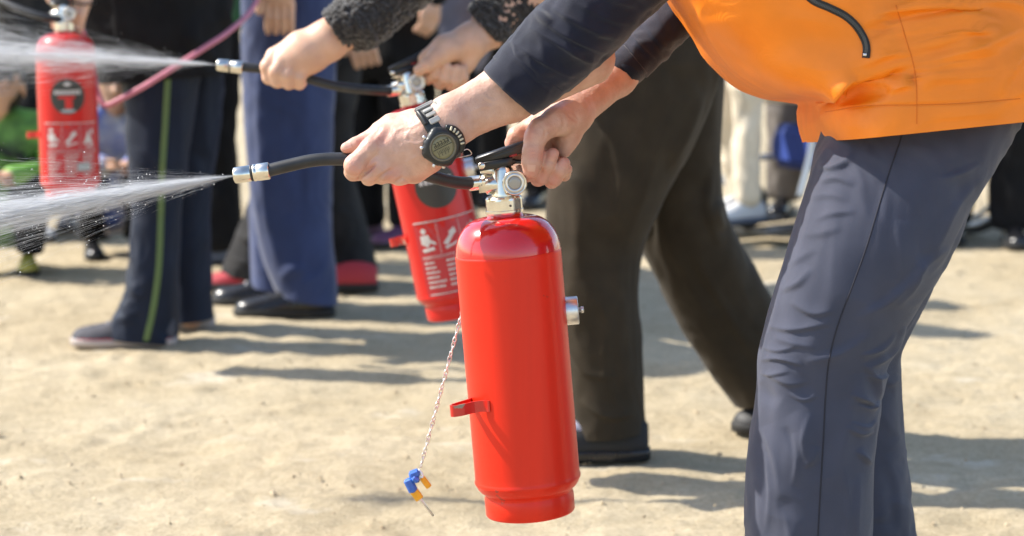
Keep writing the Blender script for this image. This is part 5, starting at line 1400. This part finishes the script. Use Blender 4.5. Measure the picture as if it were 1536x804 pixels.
# ================================================================== onlookers standing, sitting and squatting behind
def figure(label, base, heading, h, m_top, m_leg, m_shoe, pose="stand", group=None, m_sole=None, arm=None, stride=0.0, legw=1.0, bulk=1.0, skin=None, coat=False, sleeve=None, topname="jacket"):
    base = np.asarray(base, float)
    root = empty("person", base, label, "person", group)
    f = np.array([math.cos(heading), math.sin(heading), 0]); l = np.array([-f[1], f[0], 0]); up = np.array([0, 0, 1.0])
    def L(x, y, z): return base + f * x + l * y + up * z
    s = h / 1.68
    if pose == "stand":
        hip = [L(0, o * .09 * s, .86 * s) for o in (-1, 1)]; knee = [L(.02 + o * stride * .5, o * .095 * s, .47 * s) for o in (-1, 1)]; ank = [L(o * stride, o * .10 * s, .085 * s) for o in (-1, 1)]
        pel = L(0, 0, .90 * s); shm = L(.01, 0, 1.36 * s); hd = L(.04, 0, 1.56 * s)
    elif pose == "sit":
        hip = [L(-.05, o * .09 * s, .50) for o in (-1, 1)]; knee = [L(.32 * s, o * .10 * s, .52) for o in (-1, 1)]; ank = [L((.26 + .04 * o) * s, o * .09 * s, .15) for o in (-1, 1)]
        pel = L(-.06, 0, .56); shm = L(-.08, 0, 1.02 * s); hd = L(-.04, 0, 1.24 * s)
    else:  # squat
        hip = [L(-.10 * s, o * .08 * s, .20 * s) for o in (-1, 1)]; knee = [L(.20 * s, o * .14 * s, .42 * s) for o in (-1, 1)]; ank = [L(.04 * s, o * .11 * s, .07 * s) for o in (-1, 1)]
        pel = L(-.08 * s, 0, .26 * s); shm = L(.06 * s, 0, .66 * s); hd = L(.13 * s, 0, .86 * s)
    sh = [shm + l * o * .185 * s for o in (-1, 1)]
    if pose == "stand":
        arms = [(sh[0], L(-.03, -.26 * s, 1.09 * s), L(.05, -.27 * s, .84 * s)), (sh[1], L(-.03, .26 * s, 1.09 * s), L(.05, .27 * s, .84 * s))]
    elif pose == "sit":
        arms = [(sh[i], sh[i] + f * .05 - up * .26 + l * o * .04, L(.20, o * .12, .62)) for i, o in enumerate((-1, 1))]
    else:
        arms = [(sh[i], sh[i] + f * .10 * s - up * .20 * s + l * o * .05 * s, L(.30 * s, o * .05 * s, .46 * s)) for i, o in enumerate((-1, 1))]
    if arm: arms = arm(L, s, arms)
    hr = .083 * (0.55 + 0.45 * s)
    body = [(pel, shm, .08 * s, .09 * s, .04), (sh[0], sh[1], .04 * s, .04 * s, .04), (shm, hd, .045 * s, .045 * s, .02)]
    for i in range(2): body += [(hip[i], knee[i], .05 * s, .04 * s, .02), (knee[i], ank[i], .038 * s, .028 * s, .02)]
    hands = []
    top = [(pel + l * o * .05 * s - up * (.22 if coat else .02), shm + l * o * .09 * s - up * .05, (.145 if coat else .125) * s * bulk, .112 * s * bulk, .05) for o in (-1, 1)] + [(sh[0] * .9 + sh[1] * .1, sh[1] * .9 + sh[0] * .1, .068 * s, .068 * s, .05)]
    slv = []
    for a_, e_, w_ in arms:
        body += [(a_, e_, .036 * s, .032 * s, .02), (e_, w_, .032 * s, .024 * s, .02)]
        slv += [(a_, e_, .060 * s * bulk, .052 * s * bulk, .03), (e_, w_ - (w_ - e_) * .05, .052 * s * bulk, .042 * s, .02)]
        d = (w_ - e_) / np.linalg.norm(w_ - e_)
        ac = f - d * (f @ d); ac = ac / (np.linalg.norm(ac) + 1e-9); inn = np.cross(d, ac)
        g = [([(w_, w_ + d * .05 * s + ac * a2_ * s, .022 * s, .017 * s, .01) for a2_ in (-.018, 0, .018)], .01)]
        for a2_ in (-.028, -.009, .010, .028):
            b0 = w_ + d * .062 * s + ac * a2_ * s; b1 = b0 + d * .030 * s + inn * .012 * s; b2 = b1 + d * .022 * s + inn * .022 * s
            g.append(([(w_ + d * .045 * s + ac * a2_ * .8 * s, b0, .0115 * s, .0105 * s, .004), (b0, b1, .0105 * s, .0095 * s, .003), (b1, b2, .0095 * s, .008 * s, .003)], .004))
        t0 = w_ + d * .02 * s + ac * .024 * s; g.append(([(t0, t0 + d * .035 * s + ac * .02 * s, .014 * s, .011 * s, .004), (t0 + d * .035 * s + ac * .02 * s, t0 + d * .06 * s + ac * .022 * s, .011 * s, .009 * s, .004)], .005))
        V, Q, N = sdf_mesh(g, 0.005); hands.append((V, Q.tolist()))
    V, Q, N = sdf_mesh([(body, .02), (head_prims(hd, hr, f, .55 + .45 * s), .02)], 0.010)
    V, F = join_meshes([(V, Q.tolist())] + hands)
    mk("body", V, F, skin or M_SKIN2, root)
    hair_on(root, hd, hr, f, .55 + .45 * s)
    sd_ = int(abs(base[0] * 91 + base[1] * 37)) % 1000
    tr = []
    for i in range(2): tr += [(pel * .3 + hip[i] * .7, knee[i], .085 * s * legw, .072 * s * legw, .03), (knee[i], ank[i] - (ank[i] - knee[i]) * .02, .072 * s * legw, .064 * s * legw, .02)]
    V, Q, N = sdf_mesh([(tr, .02)], 0.010, cuts=[((0, 0, .055), (0, 0, -1))])
    V = V + N * (0.008 * (1 - 2 * np.abs(fbm(V * np.array([11, 11, 7]), 3, sd_))))[:, None]
    mk("trousers", V, Q, m_leg, root)
    groups = [(top, .04)] + ([] if sleeve else [(slv, .03)])
    V, Q, N = sdf_mesh(groups, 0.010, cuts=[(pel - up * (.34 if coat else .10) * s, (0, 0, -1))] if not pose == "squat" else ())
    V = V + N * (0.009 * (1 - 2 * np.abs(fbm(V * np.array([9, 9, 6]), 3, sd_ + 7))))[:, None]
    mk(topname, V, Q, m_top, root)
    if sleeve:
        V, Q, N = sdf_mesh([(slv, .03)], 0.009); V = V + N * (0.006 * fbm(V * 14, 2, sd_))[:, None]; mk("sleeves", V, Q, sleeve, root)
    for i in range(2):
        heel = np.array([ank[i][0], ank[i][1], max(0.0, ank[i][2] - .085 * s - .01)]) - f * .07 * s
        shoe(root, heel, heading, .25 * (0.3 + 0.7 * s), m_shoe, m_sole or M_DARKSOLE, .022)
    return root

M_GREEN = mat("green jacket", (0.19, 0.43, 0.07), 0.7, var=0.1, vscale=12)
M_DKGREEN = mat("bottle green sleeve", (0.03, 0.15, 0.075), 0.7, var=0.1, vscale=12)
M_LAV = mat("lavender grey coat", (0.17, 0.165, 0.21), 0.85, var=0.12, vscale=12)
M_YELSH = mat("yellow shoe", (0.42, 0.36, 0.05), 0.6)
M_PURPSH = mat("purple shoe", (0.12, 0.045, 0.10), 0.6)
M_WHITESH = mat("white shoe", (0.62, 0.62, 0.62), 0.6)
M_BEIGE = mat("cream trousers", (0.74, 0.65, 0.50), 0.8, var=0.08, vscale=14)
M_TAUPE = mat("taupe trousers", (0.16, 0.14, 0.125), 0.85, var=0.15, vscale=14)
M_GREYBLUE = mat("grey blue shoe", (0.10, 0.12, 0.17), 0.7)
M_BLUETOP = mat("blue and white top", (0.05, 0.11, 0.42), 0.7, col2=(0.60, 0.58, 0.55), vscale=11)
LEFT = math.pi
def at_ground(px, py): return Gd(px, py)
figure("person with bottle green sleeves and black trousers behind the pink tube", at_ground(332, 392), math.radians(200), 1.55, M_DKGREEN, M_BLACKCL, M_GREYBLUE, stride=.03)
figure("person in black coat and black trousers with purple shoes", at_ground(582, 362), math.radians(230), 1.62, M_BLACKCL, M_BLACKCL, M_PURPSH, coat=True)
figure("person in long lavender grey coat and black trousers among the onlookers", at_ground(662, 330), math.radians(240), 1.60, M_LAV, M_BLACKCL, M_SHOEBLK, coat=True)
figure("person in long black coat between the lavender coat and the dark brown trousers", at_ground(772, 306), math.radians(250), 1.66, M_BLACKCL, M_BLACKCL, M_SHOEBLK, coat=True)
figure("person in black coat and grey shoes standing behind the squatting children", at_ground(150, 338), math.radians(275), 1.64, M_BLACKCL, M_BLACKCL, M_GREYBLUE, coat=True)
figure("person in charcoal coat and white shoes standing beside the squatting children", at_ground(88, 352), math.radians(300), 1.60, M_CHAR, M_BLACKCL, M_WHITESH, coat=True)
figure("person in black clothes standing at the edge of the onlookers by the green jacket", at_ground(-10, 345), math.radians(290), 1.66, M_BLACKCL, M_CHAR, M_SHOEBLK, coat=True)
figure("squatting child in bright green jacket and yellow shoes", at_ground(6, 404), math.radians(282), 1.12, mat("green and black jacket", (0.19, 0.43, 0.07), 0.7, col2=(0.015, 0.02, 0.025), vscale=9), M_BLACKCL, M_YELSH, pose="squat", sleeve=M_GREEN, topname="jacket")
figure("squatting child in blue and white top", at_ground(172, 380), math.radians(285), 1.10, M_BLUETOP, M_BLACKCL, M_SHOEBLK, pose="squat")
figure("person in black jacket and trousers standing beside the silver wheel rim", at_ground(1470, 362), math.radians(265), 1.66, M_BLACKCL, M_BLACKCL, M_SHOEBLK, stride=.05, coat=True, legw=1.15)
figure("person in taupe trousers standing behind the blue rolling chair", at_ground(1215, 322), math.radians(250), 1.64, M_CHAR, M_TAUPE, M_SHOEBLK)

# ---- wheelchairs
M_BLUEFAB = mat("blue canvas", (0.018, 0.05, 0.27), 0.7, bump=0.3, bscale=300)
M_FRAME = mat("painted steel tube", (0.55, 0.58, 0.62), 0.3, metal=0.8)
def wheelchair(base, heading, label, big=True):
    base = np.asarray(base, float)
    f = np.array([math.cos(heading), math.sin(heading), 0]); l = np.array([-f[1], f[0], 0]); up = np.array([0, 0, 1.0])
    def L(x, y, z): return base + f * x + l * y + up * z
    root = empty("wheelchair" if big else "rolling_chair", base, label, "wheelchair" if big else "chair")
    for o in (-1, 1):
        y = .24 * o
        mb = MB()
        mb.add(*tube([L(-.25, y, .92), L(-.22, y, .48), L(-.20, y, .25)], .012, 12, 24))
        mb.add(*tube([L(-.22, y, .48), L(.20, y, .48), L(.24, y, .44), L(.26, y, .30), L(.30, y, .16)], .012, 12, 40))
        mb.add(*tube([L(-.20, y, .25), L(.24, y, .25)], .012, 12)); mb.add(*tube([L(.20, y, .48), L(.20, y, .18)], .012, 12))
        mb.add(*tube([L(-.22, y, .70), L(.08, y, .70), L(.12, y, .66), L(.12, y, .48)], .011, 12, 30))
        mb.add(*tube([L(-.25, y, .92), L(-.34, y, .93)], .014, 12))
        mb.build("side_frame", M_FRAME, root)
        V, F = boxbar(L(-.20, y * .96, .59), L(.08, y * .96, .59), .006, .18, l); mk("side_panel", V, F, M_BLUEFAB, root, smooth=False)
        V, F = boxbar(L(-.16, y, .715), L(.10, y, .715), .05, .025, l, .4); mk("armrest", V, F, M_BLACKPL, root)
        V, F = boxbar(L(.14, y * .55, .052), L(.40, y * .55, .040), .15, .012, l); mk("footrest", V, F, M_BLACKPL, root, smooth=False)
        if not big:
            V, F = tube([L(-.20, y, .25), L(-.24, y, .05)], .011, 12); mk("rear_leg", V, F, M_FRAME, root)
            V, F = lathe([(.02, -.010), (.044, -.012), (.050, -.006), (.050, .006), (.044, .012), (.02, .010)], L(-.24, y, .051), l, 24); mk("rear_caster", V, F, M_RUBBER, root)
        # big wheel
        if big:
            c = L(-.20, y + .045 * o, .30); ring = []
            w = empty("wheel", c); w.parent = root; w.location = tuple(c - base)
            for nm, R_, r_, m_ in (("tyre", .288, .013, M_RUBBER), ("rim", .270, .009, M_FRAME), ("push_rim", .245, .008, M_FRAME)):
                th = np.linspace(0, 2 * np.pi, 49)
                off = .03 * o if nm == "push_rim" else 0
                pts = np.array([c + f * R_ * math.cos(t) + up * R_ * math.sin(t) + l * off for t in th])
                V, F = tube(pts, r_, 10, cap=False); mk(nm, V, F, m_, w)
            mb = MB()
            for k in range(16):
                t = 2 * math.pi * k / 16
                mb.add(*tube([c + f * .02 * math.cos(t + .3) + up * .02 * math.sin(t + .3), c + f * .265 * math.cos(t) + up * .265 * math.sin(t)], .0014, 5))
            mb.add(*lathe([(.02, -.03), (.024, -.02), (.024, .02), (.02, .03)], c, l, 20))
            mb.build("spokes", M_FRAME, w)
        cc = L(.20, y, .085)
        V, F = lathe([(.04, -.012), (.075, -.014), (.083, -.007), (.083, .007), (.075, .014), (.04, .012)], cc, l, 32); mk("caster", V, F, M_RUBBER, root)
        V, F = boxbar(L(.20, y, .19), L(.20, y, .09), .045, .02, l); mk("caster_fork", V, F, M_FRAME, root)
    V, F = boxbar(L(-.20, 0, .49), L(.20, 0, .49), .44, .03, l, .3); mk("seat", V, F, M_BLUEFAB, root)
    V, F = boxbar(L(-.22, 0, .52), L(-.25, 0, .88), .44, .02, l, .3); mk("backrest", V, F, M_BLUEFAB, root)
    V, F = boxbar(L(-.14, 0, .30), L(.16, 0, .30), .36, .15, l, .2); mk("under_seat_bag", V, F, M_BLUEFAB, root, smooth=False)
    mb = MB(); mb.add(*tube([L(-.02, -.23, .26), L(-.02, .23, .47)], .011, 10)); mb.add(*tube([L(-.02, .23, .26), L(-.02, -.23, .47)], .011, 10)); mb.build("cross_brace", M_FRAME, root)
    return root
wb = Gd(1250, 350)
wheelchair(wb, math.radians(206), "blue canvas rolling chair with thin silver tubes under a person in cream trousers", big=False)
figure("seated person in cream trousers with pale shoes in the blue rolling chair", wb + np.array([-.105, 0, 0]), math.radians(206), 1.56, M_LAV, M_BEIGE, M_WHITESH, pose="sit", legw=.74, m_sole=M_GREYBLUE)
wb2 = Gd(1600, 352)
wheelchair(wb2, math.radians(300), "wheelchair with a silver wheel rim beside black trousers")

# ================================================================== water sprays
def spray(origin, aim, L, core_deg, halo_deg, n_core, n_halo, n_drop, label, sag, seed, thick=1.0):
    r_ = np.random.default_rng(seed)
    o = np.asarray(origin, float); d = np.asarray(aim, float) - o; d /= np.linalg.norm(d)
    x, y, _ = frame(d, (0, 1, 0))
    N = n_core + n_halo
    core = np.arange(N) < n_core
    sig = np.where(core, math.tan(math.radians(core_deg)), math.tan(math.radians(halo_deg)))
    ang = r_.uniform(0, 2 * np.pi, N); rad = np.abs(r_.normal(0, 1, N)) * sig
    rad = np.minimum(rad, 2.4 * sig)
    s0 = L * r_.random(N) ** np.where(core, 1.15, 0.8)
    ln = r_.uniform(0.012, 0.055, N) * (0.5 + s0 / L) * np.where(core, 1.1, 1.6)
    w = r_.uniform(0.00006, 0.00020, N) * (0.6 + 0.7 * s0 / L) * thick * np.where(core, 1.0, 0.55)
    rx = np.cos(ang) * rad; ry = np.sin(ang) * rad
    def pos(s): 
        p = o + d * s[:, None] + (x * rx[:, None] + y * ry[:, None]) * (s[:, None] + 0.004)
        p[:, 2] -= sag * s ** 2
        return p
    a = pos(s0); m = pos(s0 + ln * 0.6); b = pos(s0 + ln)
    # each strand of water: a thin three sided spindle
    V = np.empty((N, 5, 3)); 
    V[:, 0] = a; V[:, 4] = b
    for k in range(3):
        t = 2 * np.pi * k / 3
        V[:, 1 + k] = m + (x * math.cos(t) + y * math.sin(t)) * w[:, None]
    F = np.array([[0, 2, 1], [0, 3, 2], [0, 1, 3], [4, 1, 2], [4, 2, 3], [4, 3, 1]])
    Fa = (np.arange(N)[:, None, None] * 5 + F[None]).reshape(-1, 3)
    V = V.reshape(-1, 3)
    # round drops
    ND = n_drop
    sd = L * r_.random(ND) ** 0.7; ang = r_.uniform(0, 2 * np.pi, ND); rad = np.abs(r_.normal(0, 1.2, ND)) * math.tan(math.radians(halo_deg))
    rx = np.cos(ang) * rad; ry = np.sin(ang) * rad
    c = pos(sd); R = 0.0002 + 0.0009 * r_.random(ND) ** 5
    base = np.array([[1, 0, 0], [-1, 0, 0], [0, 1, 0], [0, -1, 0], [0, 0, 1], [0, 0, -1]], float)
    VD = (c[:, None, :] + base[None] * R[:, None, None]).reshape(-1, 3)
    fc = np.array([[0, 2, 4], [2, 1, 4], [1, 3, 4], [3, 0, 4], [2, 0, 5], [1, 2, 5], [3, 1, 5], [0, 3, 5]])
    FD = (np.arange(ND)[:, None, None] * 6 + fc[None]).reshape(-1, 3) + len(V)
    ob = mk("water_spray", np.concatenate([V, VD]), np.concatenate([Fa, FD]).tolist(), M_SPRAY, None, kind="stuff")
    tag(ob, label, "water spray")
    return ob
M_SPRAY = bpy.data.materials.new("spray water"); M_SPRAY.use_nodes = True
nt = M_SPRAY.node_tree; nt.nodes.clear()
out = nt.nodes.new("ShaderNodeOutputMaterial"); df = nt.nodes.new("ShaderNodeBsdfDiffuse"); tl = nt.nodes.new("ShaderNodeBsdfTranslucent"); tp = nt.nodes.new("ShaderNodeBsdfTransparent")
df.inputs[0].default_value = (0.9, 0.91, 0.93, 1); tl.inputs[0].default_value = (0.9, 0.91, 0.93, 1)
m1 = nt.nodes.new("ShaderNodeMixShader"); m1.inputs[0].default_value = 0.5
m2 = nt.nodes.new("ShaderNodeMixShader"); m2.inputs[0].default_value = 0.40
nt.links.new(df.outputs[0], m1.inputs[1]); nt.links.new(tl.outputs[0], m1.inputs[2])
nt.links.new(m1.outputs[0], m2.inputs[1]); nt.links.new(tp.outputs[0], m2.inputs[2]); nt.links.new(m2.outputs[0], out.inputs[0])
spray(P(349, 264, HY), P(0, 322, HY - .02), 0.62, 2.3, 6.4, 34000, 9000, 4200, "white fan of water from the silver nozzle of the plain extinguisher", 0.02, 5)
spray(P(324, 97, HM), P(0, 78, HM), 0.50, 2.6, 5.4, 3500, 5000, 1500, "white fan of water from the nozzle held by the black fleece sleeve", 0.02, 6, 1.3)

def mist(origin, aim, L, ang_deg, dens, label, seed):
    """fine mist round the jet: a closed cone filled with thin scattering air, densest near the nozzle and the axis"""
    o = np.asarray(origin, float); d = np.asarray(aim, float) - o; d /= np.linalg.norm(d)
    x, y, _ = frame(d, (0, 1, 0))
    ta = math.tan(math.radians(ang_deg))
    V, F = lathe([(0.002, 0.0), (0.002 + ta * L, L)], (0, 0, 0), (0, 0, 1), 32)
    me = bpy.data.meshes.new("spray_mist"); me.from_pydata(np.asarray(V).tolist(), [], F); me.update()
    m = bpy.data.materials.new("spray mist"); m.use_nodes = True
    nt = m.node_tree; nt.nodes.clear()
    N_ = nt.nodes.new
    out = N_("ShaderNodeOutputMaterial"); pv = N_("ShaderNodeVolumePrincipled")
    pv.inputs["Color"].default_value = (0.97, 0.975, 0.98, 1); pv.inputs["Anisotropy"].default_value = 0.35
    tc = N_("ShaderNodeTexCoord"); sp = N_("ShaderNodeSeparateXYZ"); nt.links.new(tc.outputs["Object"], sp.inputs[0])
    def mth(op, a, b=None):
        n = N_("ShaderNodeMath"); n.operation = op
        for i, v in enumerate((a, b)):
            if v is None: continue
            if isinstance(v, (int, float)): n.inputs[i].default_value = v
            else: nt.links.new(v, n.inputs[i])
        return n.outputs[0]
    X, Yv, Z = sp.outputs[0], sp.outputs[1], sp.outputs[2]
    zz = mth('ADD', Z, 0.012)
    u = mth('DIVIDE', X, zz); v = mth('DIVIDE', Yv, zz)
    r2 = mth('ADD', mth('MULTIPLY', u, u), mth('MULTIPLY', v, v))
    g = mth('EXPONENT', mth('MULTIPLY', r2, -1.0 / (ta * 0.42) ** 2))
    fall = mth('DIVIDE', dens, mth('MULTIPLY', zz, mth('ADD', zz, 0.10)))
    cb = N_("ShaderNodeCombineXYZ"); nt.links.new(mth('MULTIPLY', u, 26.0), cb.inputs[0]); nt.links.new(mth('MULTIPLY', v, 26.0), cb.inputs[1]); nt.links.new(mth('MULTIPLY', Z, 9.0), cb.inputs[2])
    nz = N_("ShaderNodeTexNoise"); nz.inputs["Scale"].default_value = 1.0; nz.inputs["Detail"].default_value = 4; nt.links.new(cb.outputs[0], nz.inputs[0])
    w = mth('MAXIMUM', mth('MULTIPLY', mth('SUBTRACT', nz.outputs[0], 0.30), 2.6), 0.05)
    w = mth('MULTIPLY', w, mth('MINIMUM', mth('DIVIDE', mth('SUBTRACT', L, Z), L * 0.45), 1.0))
    nt.links.new(mth('MULTIPLY', mth('MULTIPLY', fall, g), w), pv.inputs["Density"])
    nt.links.new(pv.outputs[0], out.inputs["Volume"])
    m.cycles.volume_step_rate = 0.35
    me.materials.append(m)
    ob = bpy.data.objects.new("spray_mist", me); COL.objects.link(ob)
    R3 = Matrix((tuple(x), tuple(y), tuple(d))).transposed()
    ob.matrix_world = Matrix.Translation(Vector(o)) @ R3.to_4x4()
    tag(ob, label, "mist", kind="stuff")
mist(P(349, 264, HY), P(0, 318, HY - .02), 0.60, 9.0, 1.9, "fine mist round the water fan of the plain extinguisher", 1)
mist(P(324, 97, HM), P(0, 78, HM), 0.50, 8.5, 0.60, "fine mist round the water fan of the leaning extinguisher", 2)
